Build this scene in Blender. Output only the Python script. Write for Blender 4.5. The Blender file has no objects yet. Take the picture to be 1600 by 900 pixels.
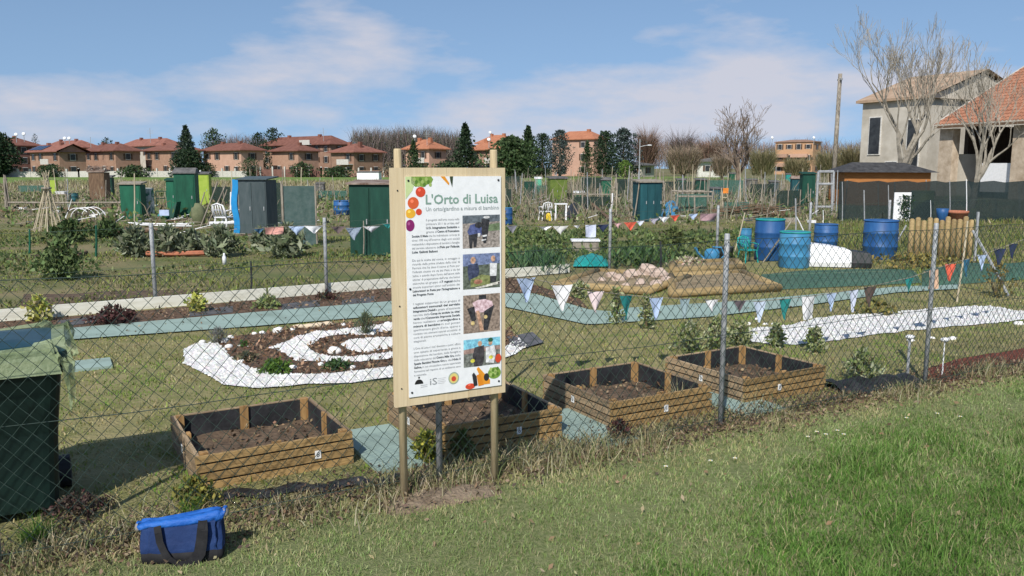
import bpy, math, random
import numpy as np
from mathutils import Vector, Matrix
R = math.radians
random.seed(7); rng = np.random.default_rng(7)
sc = bpy.context.scene; col = sc.collection

# ------------------------------------------------------------ camera
H = 1.7; PITCH = math.atan(188/1300.0); F = 1300.0
cam = bpy.data.cameras.new('camera'); cam.sensor_width = 36; cam.lens = 36*F/1600; cam.clip_end = 3000; cam.clip_start = .05
co = bpy.data.objects.new('camera', cam); col.objects.link(co)
co.location = (0, 0, H); co.rotation_euler = (math.pi/2-PITCH, 0, 0); sc.camera = co
# ------------------------------------------------------------ sky and sun
SUN_EL, SUN_AZ = R(43), R(17)          # shadows fall away from the camera, a little to the right
w = bpy.data.worlds.new('World'); sc.world = w; w.use_nodes = True
nt = w.node_tree; nt.nodes.clear()
def wn(t, **k):
    n = nt.nodes.new(t)
    for a, b in k.items(): setattr(n, a, b)
    return n
sky = wn('ShaderNodeTexSky', sky_type='NISHITA', sun_disc=False, sun_elevation=SUN_EL, sun_rotation=math.pi+SUN_AZ,
         air_density=1.0, dust_density=.25, ozone_density=3.0, altitude=20)
tc = wn('ShaderNodeTexCoord'); mp = wn('ShaderNodeMapping'); mp.inputs['Scale'].default_value = (2.6, 2.6, 8.5); mp.inputs['Location'].default_value = (2.112, 4.364, -.467)
nz = wn('ShaderNodeTexNoise'); nz.inputs['Scale'].default_value = 1.0; nz.inputs['Detail'].default_value = 7; nz.inputs['Roughness'].default_value = .56
rp = wn('ShaderNodeValToRGB'); rp.color_ramp.elements[0].position = .545; rp.color_ramp.elements[1].position = .68
rp.color_ramp.elements[0].color = (0, 0, 0, 1); rp.color_ramp.elements[1].color = (.8, .8, .8, 1)
mx = wn('ShaderNodeMixRGB'); mx.inputs['Color2'].default_value = (5.3, 5.15, 5.6, 1)
bg = wn('ShaderNodeBackground'); bg.inputs['Strength'].default_value = .1
out = wn('ShaderNodeOutputWorld')
L = nt.links.new
vm = wn('ShaderNodeMapping'); vm.inputs['Scale'].default_value = (1, 1, .8); vm.inputs['Location'].default_value = (0, 0, .17)
L(tc.outputs['Generated'], vm.inputs['Vector']); L(vm.outputs[0], sky.inputs['Vector'])
L(tc.outputs['Generated'], mp.inputs['Vector']); L(mp.outputs[0], nz.inputs['Vector']); sep = wn('ShaderNodeSeparateXYZ'); L(tc.outputs['Generated'], sep.inputs[0])
bank = wn('ShaderNodeValToRGB'); be = bank.color_ramp.elements; be[0].position = 0; be[0].color = (.35, .35, .35, 1); be[1].position = .13; be[1].color = (0, 0, 0, 1)
for ps, v_ in ((.045, 1), (.085, .85)): e_ = be.new(ps); e_.color = (v_, v_, v_, 1)
L(sep.outputs['Z'], bank.inputs[0])
mul = wn('ShaderNodeMath', operation='MULTIPLY_ADD'); L(bank.outputs['Color'], mul.inputs[0]); mul.inputs[1].default_value = .13; L(nz.outputs['Fac'], mul.inputs[2]); L(mul.outputs[0], rp.inputs['Fac'])
hz_ = wn('ShaderNodeValToRGB'); he_ = hz_.color_ramp.elements; he_[0].position = 0; he_[0].color = (.42, .42, .42, 1); he_[1].position = .28; he_[1].color = (.1, .1, .1, 1)
L(sep.outputs['Z'], hz_.inputs[0]); mh = wn('ShaderNodeMixRGB'); mh.inputs['Color2'].default_value = (2.7, 4.2, 5.9, 1); L(hz_.outputs['Color'], mh.inputs['Fac']); L(sky.outputs[0], mh.inputs['Color1']); L(mh.outputs[0], mx.inputs['Color1']); L(rp.outputs['Color'], mx.inputs['Fac']); L(mx.outputs[0], bg.inputs['Color']); L(bg.outputs[0], out.inputs['Surface'])
sl = bpy.data.lights.new('sun', 'SUN'); sl.energy = 4.0; sl.angle = R(.55); sl.color = (1, .95, .87)
so = bpy.data.objects.new('sun', sl); col.objects.link(so)
sd = Vector((math.sin(SUN_AZ)*math.cos(SUN_EL), math.cos(SUN_AZ)*math.cos(SUN_EL), -math.sin(SUN_EL)))
so.rotation_euler = sd.to_track_quat('-Z', 'Y').to_euler(); so.location = (-5, -15, 20)
vs = sc.view_settings; vs.view_transform = 'Standard'; vs.look = 'None'; vs.exposure = .34; vs.gamma = 1
sc.cycles.max_bounces = 6; sc.cycles.transparent_max_bounces = 16; sc.cycles.use_denoising = True

# ------------------------------------------------------------ helpers
cp, sp = math.cos(PITCH), math.sin(PITCH)
def ray(px, py):
    u, v = (px-800)/F, (450-py)/F
    return Vector((u, cp+v*sp, -sp+v*cp))
def P(px, py, z=0.0):
    d = ray(px, py); t = (z-H)/d.z
    return Vector((d.x*t, d.y*t, z))
def AT(px, py, Y):
    d = ray(px, py); t = Y/d.y
    return Vector((d.x*t, Y, H+d.z*t))
def XAT(px, Y): return (px-800)/F*Y
FA = math.atan(.55); FU = Vector((math.cos(FA), math.sin(FA), 0)); FN = Vector((-math.sin(FA), math.cos(FA), 0))
def fence_y(x): return 4.539+.55*x

def vnoise(x, y, seed=0):
    x = np.asarray(x, float); y = np.asarray(y, float)
    xi = np.floor(x).astype(int); yi = np.floor(y).astype(int); xf = x-xi; yf = y-yi
    def h(a, b):
        n = (a*374761393+b*668265263+seed*974711) & 0x7fffffff
        n = ((n ^ (n >> 13))*1274126177) & 0x7fffffff
        return ((n ^ (n >> 16)) & 0xffff)/65535.0
    sx = xf*xf*(3-2*xf); sy = yf*yf*(3-2*yf)
    a = h(xi, yi)*(1-sx)+h(xi+1, yi)*sx; b = h(xi, yi+1)*(1-sx)+h(xi+1, yi+1)*sx
    return a*(1-sy)+b*sy
def fbm(x, y, seed=0): return .55*vnoise(x, y, seed)+.28*vnoise(x*2.1, y*2.1, seed+5)+.17*vnoise(x*4.3, y*4.3, seed+9)

# ------------------------------------------------------------ materials
MATS = {}
def M(name, c1, c2=None, rough=.8, scale=6, detail=5, bump=0, metal=0, stretch=(1, 1, 1), spec=.3, c3=None, lo=.35, hi=.65, alpha=None, bscale=None, dist=0.0, orand=0.0):
    if name in MATS: return MATS[name]
    m = bpy.data.materials.new(name); m.use_nodes = True; t = m.node_tree; n = t.nodes; b = n['Principled BSDF']
    b.inputs['Roughness'].default_value = rough; b.inputs['Metallic'].default_value = metal; b.inputs['Specular IOR Level'].default_value = spec
    if c2 is None: c2 = tuple(min(1, c*1.22+.004) for c in c1); c1 = tuple(c*.82 for c in c1)
    tc = n.new('ShaderNodeTexCoord'); mp = n.new('ShaderNodeMapping'); mp.inputs['Scale'].default_value = stretch
    nz = n.new('ShaderNodeTexNoise'); nz.inputs['Scale'].default_value = scale; nz.inputs['Detail'].default_value = detail; nz.inputs['Roughness'].default_value = .62; nz.inputs['Distortion'].default_value = dist
    r = n.new('ShaderNodeValToRGB'); e = r.color_ramp.elements; e[0].position = lo; e[1].position = hi
    e[0].color = (*c1, 1); e[1].color = (*c2, 1)
    if c3: k = e.new(min(.98, hi+.12)); k.color = (*c3, 1)
    t.links.new(tc.outputs['Object'], mp.inputs[0]); t.links.new(mp.outputs[0], nz.inputs['Vector']); t.links.new(nz.outputs['Fac'], r.inputs[0]); t.links.new(r.outputs[0], b.inputs['Base Color'])
    if orand:
        oi = n.new('ShaderNodeObjectInfo'); mr = n.new('ShaderNodeMapRange'); mr.inputs['To Min'].default_value = 1-orand; mr.inputs['To Max'].default_value = 1+orand
        hs = n.new('ShaderNodeHueSaturation'); t.links.new(oi.outputs['Random'], mr.inputs['Value']); t.links.new(mr.outputs[0], hs.inputs['Value']); t.links.new(r.outputs[0], hs.inputs['Color']); t.links.new(hs.outputs[0], b.inputs['Base Color'])
        ad = n.new('ShaderNodeVectorMath'); ad.operation = 'ADD'; sc3 = n.new('ShaderNodeMath'); sc3.operation = 'MULTIPLY'; sc3.inputs[1].default_value = 37.0
        t.links.new(oi.outputs['Random'], sc3.inputs[0]); t.links.new(mp.outputs[0], ad.inputs[0]); t.links.new(sc3.outputs[0], ad.inputs[1]); t.links.new(ad.outputs[0], nz.inputs['Vector'])
    if bump:
        n2 = n.new('ShaderNodeTexNoise'); n2.inputs['Scale'].default_value = bscale or scale*4; n2.inputs['Detail'].default_value = 6
        t.links.new(mp.outputs[0], n2.inputs['Vector'])
        bp = n.new('ShaderNodeBump'); bp.inputs['Strength'].default_value = min(1, bump); bp.inputs['Distance'].default_value = .02*max(1, bump)
        t.links.new(n2.outputs['Fac'], bp.inputs['Height']); t.links.new(bp.outputs[0], b.inputs['Normal'])
    if alpha is not None: b.inputs['Alpha'].default_value = alpha
    MATS[name] = m; return m
def MV(name, rough=.75, trans=.25):
    if name in MATS: return MATS[name]
    m = bpy.data.materials.new(name); m.use_nodes = True; t = m.node_tree; n = t.nodes; b = n['Principled BSDF']
    a = n.new('ShaderNodeAttribute'); a.attribute_name = 'Col'
    b.inputs['Roughness'].default_value = rough; b.inputs['Specular IOR Level'].default_value = .25
    t.links.new(a.outputs['Color'], b.inputs['Base Color'])
    if trans:
        tr = n.new('ShaderNodeBsdfTranslucent'); t.links.new(a.outputs['Color'], tr.inputs['Color'])
        mix = n.new('ShaderNodeMixShader'); mix.inputs[0].default_value = trans
        t.links.new(b.outputs[0], mix.inputs[1]); t.links.new(tr.outputs[0], mix.inputs[2]); t.links.new(mix.outputs[0], n['Material Output'].inputs['Surface'])
    MATS[name] = m; return m
LEAF = MV('leaf_blades'); DRY = MV('dry_plant', .85, .1); TWIG = MV('twigs', .9, 0)
flat = lambda name, c, rough=.6: M(name, tuple(x*.96 for x in c), tuple(min(1, x*1.04) for x in c), rough, 30)

# ------------------------------------------------------------ mesh building
class MB:
    def __init__(s): s.v = []; s.f = []; s.mi = []
    def add(s, vs, fs, m=0):
        o = len(s.v); s.v += [tuple(v) for v in vs]; s.f += [tuple(i+o for i in f) for f in fs]; s.mi += [m]*len(fs); return s
    def box(s, c, d, rz=0, m=0, mat=None, taper=1.0):
        x, y, z = d[0]/2, d[1]/2, d[2]/2
        q = [(-x, -y, -z), (x, -y, -z), (x, y, -z), (-x, y, -z), (-x*taper, -y*taper, z), (x*taper, -y*taper, z), (x*taper, y*taper, z), (-x*taper, y*taper, z)]
        T = Matrix.Translation(c) @ (mat if mat else Matrix.Rotation(rz, 4, 'Z'))
        return s.add([T @ Vector(p) for p in q], [(3, 2, 1, 0), (4, 5, 6, 7), (0, 1, 5, 4), (1, 2, 6, 5), (2, 3, 7, 6), (3, 0, 4, 7)], m)
    def tube(s, pts, rad, n=6, m=0, cap=True):
        pts = [Vector(p) for p in pts]; rad = rad if isinstance(rad, (list, tuple)) else [rad]*len(pts)
        vs = []; fs = []; prev = None
        for i, p in enumerate(pts):
            d = (pts[min(i+1, len(pts)-1)]-pts[max(i-1, 0)])
            d = d.normalized() if d.length > 1e-9 else Vector((0, 0, 1))
            if prev is None: a = d.orthogonal().normalized()
            else:
                a = prev-d*prev.dot(d); a = a.normalized() if a.length > 1e-6 else d.orthogonal().normalized()
            prev = a; b = d.cross(a)
            for k in range(n):
                t = 2*math.pi*k/n; vs.append(p+(a*math.cos(t)+b*math.sin(t))*rad[i])
        for i in range(len(pts)-1):
            for k in range(n): fs.append((i*n+k, i*n+(k+1) % n, (i+1)*n+(k+1) % n, (i+1)*n+k))
        if cap: fs += [tuple(range(n-1, -1, -1)), tuple((len(pts)-1)*n+k for k in range(n))]
        return s.add(vs, fs, m)
    def lathe(s, prof, n=20, c=(0, 0, 0), m=0, sx=1, sy=1):
        vs = []; fs = []
        for r, z in prof:
            for k in range(n):
                t = 2*math.pi*k/n; vs.append((c[0]+r*sx*math.cos(t), c[1]+r*sy*math.sin(t), c[2]+z))
        for i in range(len(prof)-1):
            for k in range(n): fs.append((i*n+k, i*n+(k+1) % n, (i+1)*n+(k+1) % n, (i+1)*n+k))
        fs += [tuple(range(n-1, -1, -1)), tuple((len(prof)-1)*n+k for k in range(n))]
        return s.add(vs, fs, m)
    def prism(s, poly, z0, z1, m=0):
        n = len(poly)
        vs = [(p[0], p[1], z0) for p in poly]+[(p[0], p[1], z1) for p in poly]
        return s.add(vs, [tuple(range(n-1, -1, -1)), tuple(range(n, 2*n))]+[(i, (i+1) % n, n+(i+1) % n, n+i) for i in range(n)], m)
    def blob(s, c, r, seed=0, n=8, rings=5, rough=.2, m=0):
        rd = random.Random(seed); vs = []; fs = []
        for i in range(rings+1):
            ph = math.pi*i/rings
            for k in range(n):
                t = 2*math.pi*k/n; q = 1+rd.uniform(-rough, rough)
                vs.append((c[0]+r[0]*q*math.sin(ph)*math.cos(t), c[1]+r[1]*q*math.sin(ph)*math.sin(t), c[2]+r[2]*math.cos(ph)*(1 if i in (0, rings) else q)))
        for i in range(rings):
            for k in range(n): fs.append((i*n+k, (i+1)*n+k, (i+1)*n+(k+1) % n, i*n+(k+1) % n))
        return s.add(vs, fs, m)
    def mesh(s, name, mats, smooth=False):
        me = bpy.data.meshes.new(name); me.from_pydata(s.v, [], s.f); me.validate()
        for m in (mats if isinstance(mats, (list, tuple)) else [mats]): me.materials.append(m)
        if len(me.polygons) == len(s.mi): me.polygons.foreach_set('material_index', s.mi)
        if smooth: me.polygons.foreach_set('use_smooth', [True]*len(me.polygons))
        me.update(); return me
    def build(s, name, mats, parent=None, smooth=False, loc=None, rz=0):
        return link(name, s.mesh(name, mats, smooth), parent, loc, rz)
def link(name, me, parent=None, loc=None, rz=0):
    o = bpy.data.objects.new(name, me); col.objects.link(o)
    if parent: o.parent = parent
    if loc is not None: o.location = loc
    if rz: o.rotation_euler = (0, 0, rz)
    return o
def tag(o, label, cat=None, group=None, kind=None):
    o['label'] = label
    if cat: o['category'] = cat
    if group: o['group'] = group
    if kind: o['kind'] = kind
    return o
def T(name, label, cat, loc=(0, 0, 0), rz=0, group=None):
    o = bpy.data.objects.new(name, None); col.objects.link(o); o.location = loc; o.rotation_euler = (0, 0, rz); o.empty_display_size = .1
    return tag(o, label, cat, group)
def struct(name, mb, mat, **k):
    o = mb.build(name, mat, **k); o['kind'] = 'structure'; return o

def npmesh(name, V, faces, C, mat, parent=None):
    """V (N,k,3) copies of one small template; faces = template polygons; C (N,3) colours"""
    N, k, _ = V.shape; me = bpy.data.meshes.new(name)
    me.vertices.add(N*k); me.vertices.foreach_set('co', V.reshape(-1).astype(np.float32))
    base = (np.arange(N)*k)[:, None]
    idx = []; tot = []
    fl = np.concatenate([np.array(f) for f in faces]); ln = np.array([len(f) for f in faces])
    loops = (base+fl[None, :]).reshape(-1); tots = np.tile(ln, N)
    me.loops.add(len(loops)); me.loops.foreach_set('vertex_index', loops.astype(np.int32))
    me.polygons.add(len(tots)); st = np.concatenate([[0], np.cumsum(tots)[:-1]])
    me.polygons.foreach_set('loop_start', st.astype(np.int32)); me.polygons.foreach_set('loop_total', tots.astype(np.int32))
    me.update(calc_edges=True)
    at = me.color_attributes.new('Col', 'FLOAT_COLOR', 'POINT')
    cc = np.ones((N, k, 4), np.float32); cc[:, :, :3] = C[:, None, :]; at.data.foreach_set('color', cc.reshape(-1))
    me.materials.append(mat); return link(name, me, parent)
def blades(name, pos, h, wd, C, mat=LEAF, lean=.5, parent=None, az=None):
    N = len(pos); a = rng.uniform(0, 2*np.pi, N) if az is None else az; ln = rng.uniform(.1, 1, N)*lean
    dx, dy = np.cos(a), np.sin(a); V = np.zeros((N, 5, 3))
    b = rng.uniform(0, np.pi, N); wx, wy = np.cos(b)*wd/2, np.sin(b)*wd/2
    for i, (hh, off, s) in enumerate([(0, 0, -1), (0, 0, 1), (.55, .35, .8), (.55, .35, -.8), (1, 1, 0)]):
        V[:, i, 0] = pos[:, 0]+dx*ln*off*h+wx*s; V[:, i, 1] = pos[:, 1]+dy*ln*off*h+wy*s
        V[:, i, 2] = pos[:, 2]+h*hh*np.sqrt(np.maximum(.05, 1-(ln*off)**2*.6))
    return npmesh(name, V, [(0, 1, 2, 3), (3, 2, 4)], C, mat, parent)
def leaves(name, pos, size, C, mat=LEAF, up=.3, aspect=.55, parent=None):
    N = len(pos); d = rng.normal(size=(N, 3)); d[:, 2] += up; d /= np.linalg.norm(d, axis=1)[:, None]
    q = rng.normal(size=(N, 3)); s = np.cross(d, q); s /= np.linalg.norm(s, axis=1)[:, None]; n = np.cross(d, s)
    sz = np.asarray(size).reshape(-1, 1)*np.ones((N, 1)); V = np.zeros((N, 4, 3))
    V[:, 0] = pos; V[:, 1] = pos+d*sz*.5+s*sz*aspect*.5+n*sz*.08; V[:, 2] = pos+d*sz; V[:, 3] = pos+d*sz*.5-s*sz*aspect*.5+n*sz*.08
    return npmesh(name, V, [(0, 1, 2, 3)], C, mat, parent)
def cols(N, *cs, var=.18):
    cs = np.array(cs); k = rng.integers(0, len(cs), N); c = cs[k]*rng.uniform(1-var, 1+var, (N, 1)); return np.clip(c*rng.uniform(.93, 1.07, (N, 3)), 0, 1)
def inpoly(x, y, poly):
    ins = np.zeros(len(x), bool); n = len(poly); j = n-1
    for i in range(n):
        xi, yi = poly[i][0], poly[i][1]; xj, yj = poly[j][0], poly[j][1]
        c = ((yi > y) != (yj > y)) & (x < (xj-xi)*(y-yi)/(yj-yi+1e-12)+xi); ins ^= c; j = i
    return ins
def scatter(poly, N):
    xs = [p[0] for p in poly]; ys = [p[1] for p in poly]
    x = rng.uniform(min(xs), max(xs), N); y = rng.uniform(min(ys), max(ys), N); k = inpoly(x, y, poly); return x[k], y[k]
def sheet(name, pix, z, mat, kind='structure', ppx=True, parent=None):
    """a flat sheet on the ground with a slightly ragged outline"""
    poly = [P(*p) for p in pix] if ppx else [Vector(p) for p in pix]
    o = MB().add([(p.x, p.y, z) for p in poly], [tuple(range(len(poly)))]).build(name, mat, parent)
    if kind: o['kind'] = kind
    return o, poly

# ------------------------------------------------------------ colours
m_ground = M('field_ground', (.09, .115, .035), (.2, .165, .085), .95, .35, 8, bump=.6, bscale=9, c3=(.13, .15, .05), lo=.38, hi=.56)
m_verge = M('verge_soil', (.12, .16, .05), (.25, .26, .12), .95, 38, 8, bump=1, bscale=120)
m_lawn = M('mossy_lawn', (.15, .155, .055), (.26, .225, .11), .95, 3.2, 8, bump=.9, bscale=40)
m_soil = M('soil', (.07, .048, .032), (.15, .105, .07), .95, 9, 8, bump=1, bscale=30)
m_mulch = M('bark_mulch', (.05, .032, .022), (.17, .105, .065), .9, 22, 5, bump=1, bscale=40)
m_path = M('green_grey_paving', (.19, .25, .215), (.27, .36, .32), .85, 2.6, 9, bump=.3, lo=.28, hi=.52)
m_gravel = M('white_gravel', (.36, .35, .33), (.7, .7, .68), .9, 38, 6, bump=1, bscale=60, lo=.28, hi=.48)
m_stone = M('white_stone', (.7, .69, .66), (.84, .83, .8), .7, 8, 5, bump=.3)
m_redmulch = M('red_bark', (.12, .035, .02), (.24, .075, .045), .9, 25, 5, bump=1)
m_wood = M('bed_timber', (.21, .13, .052), (.4, .265, .112), .7, 3.5, 8, bump=.25, stretch=(1.2, 14, 14), lo=.3, hi=.68, dist=.6, orand=.22)
m_woodgrey = M('weathered_timber', (.2, .14, .085), (.36, .265, .16), .8, 3.5, 8, bump=.3, stretch=(1.2, 14, 14), dist=.6, orand=.22)
m_post = M('corner_timber', (.27, .15, .055), (.42, .26, .11), .75, 4, 7, bump=.25, stretch=(12, 12, 1.2), orand=.22)
m_pine = M('pine_board', (.56, .44, .27), (.68, .56, .37), .6, 2.2, 7, stretch=(16, 16, .9), lo=.3, hi=.7, bump=.06, dist=1.2, orand=.06)
m_pole = M('round_pole', (.4, .31, .18), (.55, .45, .28), .75, 4, 7, stretch=(14, 14, 1), bump=.2)
m_log = M('ochre_log', (.22, .155, .07), (.36, .265, .13), .75, 4, 7, bump=.25, stretch=(2, 10, 10), orand=.22)
m_black = M('black_liner', (.012, .013, .015), (.035, .036, .04), .7, 7, 5, bump=.3)
m_galv = M('galvanised', (.27, .28, .29), (.42, .43, .44), .55, 14, 5, metal=.15)
m_wire = M('green_wire', (.02, .04, .032), (.045, .07, .06), .5, 20)
m_wire2 = M('pale_green_wire', (.04, .075, .055), (.08, .12, .1), .6, 20)
m_white = M('white_plastic', (.72, .73, .74), (.84, .84, .85), .45, 9)
m_cream = M('cream_board', (.62, .6, .5), (.78, .77, .68), .75, 3, 6, stretch=(1, 8, 8), bump=.1)
m_blue = M('blue_plastic', (.012, .065, .2), (.03, .12, .3), .5, 3, 7, spec=.4, stretch=(2, 2, .7), orand=.2, c3=(.1, .17, .28), hi=.7)
m_lblue = M('pale_blue_plastic', (.035, .17, .33), (.07, .26, .42), .45, 3)
m_teal = M('teal_plastic', (.01, .2, .19), (.025, .32, .29), .45, 5)
m_dgreen = M('dark_green_paint', (.003, .032, .022), (.012, .07, .046), .6, 2.2, 8, lo=.3, hi=.72, c3=(.06, .1, .08), stretch=(3, 3, .7), orand=.2)
m_green = M('green_paint', (.005, .06, .034), (.014, .12, .066), .6, 2, 8, lo=.3, hi=.7, c3=(.08, .16, .1), stretch=(3, 3, .7), orand=.2)
m_olive = M('olive_paint', (.09, .14, .025), (.15, .2, .04), .6, 3)
m_lime = M('lime_paint', (.25, .36, .04), (.35, .45, .07), .6, 3)
m_tealshed = M('dark_teal_sheet', (.008, .05, .062), (.02, .095, .11), .6, 2.5, 8, lo=.3, hi=.7, c3=(.07, .13, .13), stretch=(3, 3, .6), orand=.2)
m_slate = M('slate_sheet', (.035, .055, .06), (.075, .095, .1), .6, 3, 8, lo=.3, hi=.7, c3=(.13, .14, .13), stretch=(3, 3, .6), orand=.2)
m_net = M('shade_net', (.012, .03, .026), (.03, .055, .047), .9, 30, alpha=.72)
m_gnet = M('green_net', (.03, .11, .09), (.07, .17, .14), .9, 12, alpha=.62)
m_brown = M('brown_board', (.09, .055, .035), (.2, .13, .08), .85, 4, 7, stretch=(8, 8, 1), bump=.2)
m_rust = M('rusty_sheet', (.12, .07, .05), (.32, .26, .22), .8, 5, 7)
m_roofgrey = M('grey_roof_felt', (.07, .07, .07), (.15, .145, .14), .85, 6)
m_dark = M('dark_plastic', (.015, .016, .018), (.04, .042, .045), .55, 8)
m_cane = M('cane', (.36, .3, .2), (.56, .49, .36), .8, 6, stretch=(3, 3, .6))
m_oldwood = M('old_grey_wood', (.17, .145, .115), (.36, .32, .26), .9, 5, 6, stretch=(3, 3, 1))
m_terra = M('terracotta', (.34, .12, .07), (.46, .18, .1), .8, 6)

# ------------------------------------------------------------ ground
struct('ground', MB().add([(-900, -60, -.012), (900, -60, -.012), (900, 1500, -.012), (-900, 1500, -.012)], [(0, 1, 2, 3)]), m_ground)
g = struct('field', MB().add([(-160, 92, 0), (40, 92, 0), (40, 163, 0), (-160, 163, 0)], [(0, 1, 2, 3)]), M('spring_field', (.1, .17, .03), (.16, .23, .05), .95, .12, 7, bump=.4))
g = struct('dry_field', MB().add([(-160, 45, -.006), (45, 45, -.006), (45, 92.5, -.006), (-160, 92.5, -.006)], [(0, 1, 2, 3)]), M('stubble_field', (.16, .145, .07), (.25, .22, .12), .95, .3, 8, bump=.5))
fl = lambda x, d=0: (x, fence_y(x)+d)
verge = [(-9, -1), (16, -1), fl(16, -.12), fl(-9, -.12)]
struct('verge', MB().add([(x, y, 0) for x, y in verge], [(0, 1, 2, 3)]), m_verge)
def farfence_y(x): return 12.65+.6*x
gl = [(-9, fence_y(-9)-.12), (14, fence_y(14)-.12), (14, farfence_y(14)), (-9, farfence_y(-9))]
struct('garden_lawn', MB().add([(x, y, .004) for x, y in gl], [(0, 1, 2, 3)]), m_lawn)
# ---- paths, gravel, soil inside the garden
ptop = [(-300, 552), (0, 527), (112, 515), (400, 490), (620, 472), (787, 460), (835, 461), (920, 486), (955, 489), (985, 483), (1160, 472), (1260, 463), (1400, 450), (1500, 446)]
pbot = [(1500, 453), (1400, 459), (1260, 479), (1110, 497), (930, 509), (915, 509), (787, 481), (620, 494), (400, 512), (112, 533), (0, 552), (-300, 585)]
sheet('path', ptop+pbot, .02, m_path); PTHc = [(p.x, p.y) for p in [P(*q) for q in ptop+pbot]]
strip_top = [(-300, 528), (0, 504), (200, 489), (400, 470), (620, 450), (800, 436), (835, 446), (905, 468)]
sheet('planting_strip', strip_top+[(920, 484), (835, 459), (787, 459), (620, 471), (400, 489), (112, 514), (0, 526), (-300, 551)], .012, m_mulch)
for a, b in (((330, 484), 34), ((470, 474), 30), ((120, 500), 30), ((560, 468), 26)):
    c = P(*a); s_, _ = sheet('planting_strip_fabric', [(a[0]-b, a[1]+3), (a[0]+b, a[1]-4), (a[0]+b, a[1]+6), (a[0]-b, a[1]+13)], .016, M('grey_weed_fabric', (.06, .06, .065), (.11, .11, .115), .9, 12))
kb = MB(); a = P(-300, 522); b = P(0, 503); c = P(620, 449)
d = (c-b).normalized(); c0 = b-d*7; L_ = 15.0
rzk = math.atan2(d.y, d.x)
for i in range(6):
    o = MB().box((0, 0, .07), (2.46, .035, .14)).build('edging_board' if i else 'edging_board', m_cream, None, loc=c0+d*(2.5*i+1.25)+Vector((0, .0, 0)), rz=rzk)
    tag(o, ['cream edging board at the foot of the far fence, beside the bin', 'cream edging board behind the dark red low shrub', 'cream edging board behind the small yellow shrub', 'cream edging board meeting the back of the wooden sign',
            'cream edging board hidden mostly behind the wooden sign', 'cream edging board ending by the log edged beds'][i], 'board', 'cream boards edging the garden')
rg = [(1166, 516), (1231, 510), (1275, 499), (1350, 491), (1428, 486.5), (1506, 479), (1544, 480), (1600, 488), (1720, 494), (1720, 502), (1600, 500), (1553, 507), (1475, 513), (1381, 522.5), (1319, 532), (1275, 538), (1237, 541), (1172, 536)]
def ragged(pix, amp=2.0, n=5):
    o = []; r = random.Random(3)
    for i, p in enumerate(pix):
        q = pix[(i+1) % len(pix)]
        for k in range(n):
            t = k/n; o.append((p[0]+(q[0]-p[0])*t+r.uniform(-amp, amp)*1.6, p[1]+(q[1]-p[1])*t+r.uniform(-amp, amp)*.6))
    return o
_, RG = sheet('gravel_path', ragged(rg), .014, M('pale_gravel', (.5, .5, .49), (.7, .7, .69), .9, 45, 4, bump=1, bscale=60))
sheet('red_bark_bed', ragged([(1449, 578), (1504, 561), (1600, 546), (1720, 528), (1720, 552), (1600, 569), (1518, 588), (1477, 600), (1447, 597)]), .012, m_redmulch)

def chips(name, poly, N, size, cs, z=.02, label=None, parent=None, mat=DRY, avoid=()):
    x, y = scatter(poly, N)
    for q in avoid: k = ~inpoly(x, y, q); x, y = x[k], y[k]
    p = np.stack([x, y, z+rng.uniform(0, .012, len(x))], 1)
    o = leaves(name, p, rng.uniform(.5, 1.2, len(x))*size, cols(len(x), *cs, var=.35), mat, up=0, aspect=.5, parent=parent); o['kind'] = 'stuff'
    if label: o['label'] = label
    return o
def pebbles(name, poly, N, size, z, label=None, parent=None, k_=1.0):
    x, y = scatter(poly, N); N = len(x); s = rng.uniform(.5, 1.2, N)*size; V = np.zeros((N, 5, 3)); a = rng.uniform(0, 6.28, N)
    for i in range(4):
        V[:, i, 0] = x+np.cos(a+i*1.57)*s*rng.uniform(.7, 1.1, N); V[:, i, 1] = y+np.sin(a+i*1.57)*s*rng.uniform(.7, 1.1, N); V[:, i, 2] = z
    V[:, 4, 0] = x; V[:, 4, 1] = y; V[:, 4, 2] = z+s*.75
    o = npmesh(name, V, [(0, 1, 4), (1, 2, 4), (2, 3, 4), (3, 0, 4)], cols(N, (.8*k_, .8*k_, .78*k_), (.7*k_, .69*k_, .66*k_), var=.2), TWIG, parent); o['kind'] = 'stuff'
    if label: o['label'] = label
    return o
pebbles('gravel', [(p.x, p.y) for p in RG], 9000, .016, .014, 'white pebbles covering the curved gravel path', k_=.85)
STRIP = [P(*p) for p in strip_top+[(920, 484), (835, 459), (787, 459), (620, 471), (400, 489), (112, 514), (0, 526), (-300, 551)]]
chips('bark_chips', [(p.x, p.y) for p in STRIP], 9000, .05, [(.16, .1, .06), (.09, .055, .035), (.28, .2, .13)], .014, 'bark chips on the planting strip along the far fence')

# ---- spiral bed of white gravel and bark
sb = T('spiral_bed', 'round spiral bed of white gravel and brown bark on the lawn', 'flower bed', P(520, 555))
c7 = lambda pts: [(x/4+250, y/4+460) for x, y in pts]
def child_sheet(name, pix, z, mat):
    o, poly = sheet(name, pix, z, mat, kind=None); o.parent = sb; o.matrix_parent_inverse = Matrix.Translation(-sb.location); return o, poly
_, SPB = child_sheet('bark_base', c7([(330, 300), (480, 265), (800, 225), (1100, 185), (1500, 165), (1900, 175), (2200, 235), (2260, 320), (2150, 400), (1900, 440), (1490, 500), (900, 560), (500, 560), (380, 430)]), .012, m_mulch)
bandA = c7([(250, 310), (160, 350), (140, 440), (250, 490), (400, 580), (620, 595), (900, 575), (1200, 565), (1490, 520), (1900, 470), (2180, 400), (2310, 330), (2240, 280), (2180, 330), (2000, 400), (1800, 425), (1490, 455), (1200, 490), (1000, 510), (720, 510), (560, 470), (450, 410), (400, 350), (370, 320)])
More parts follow.
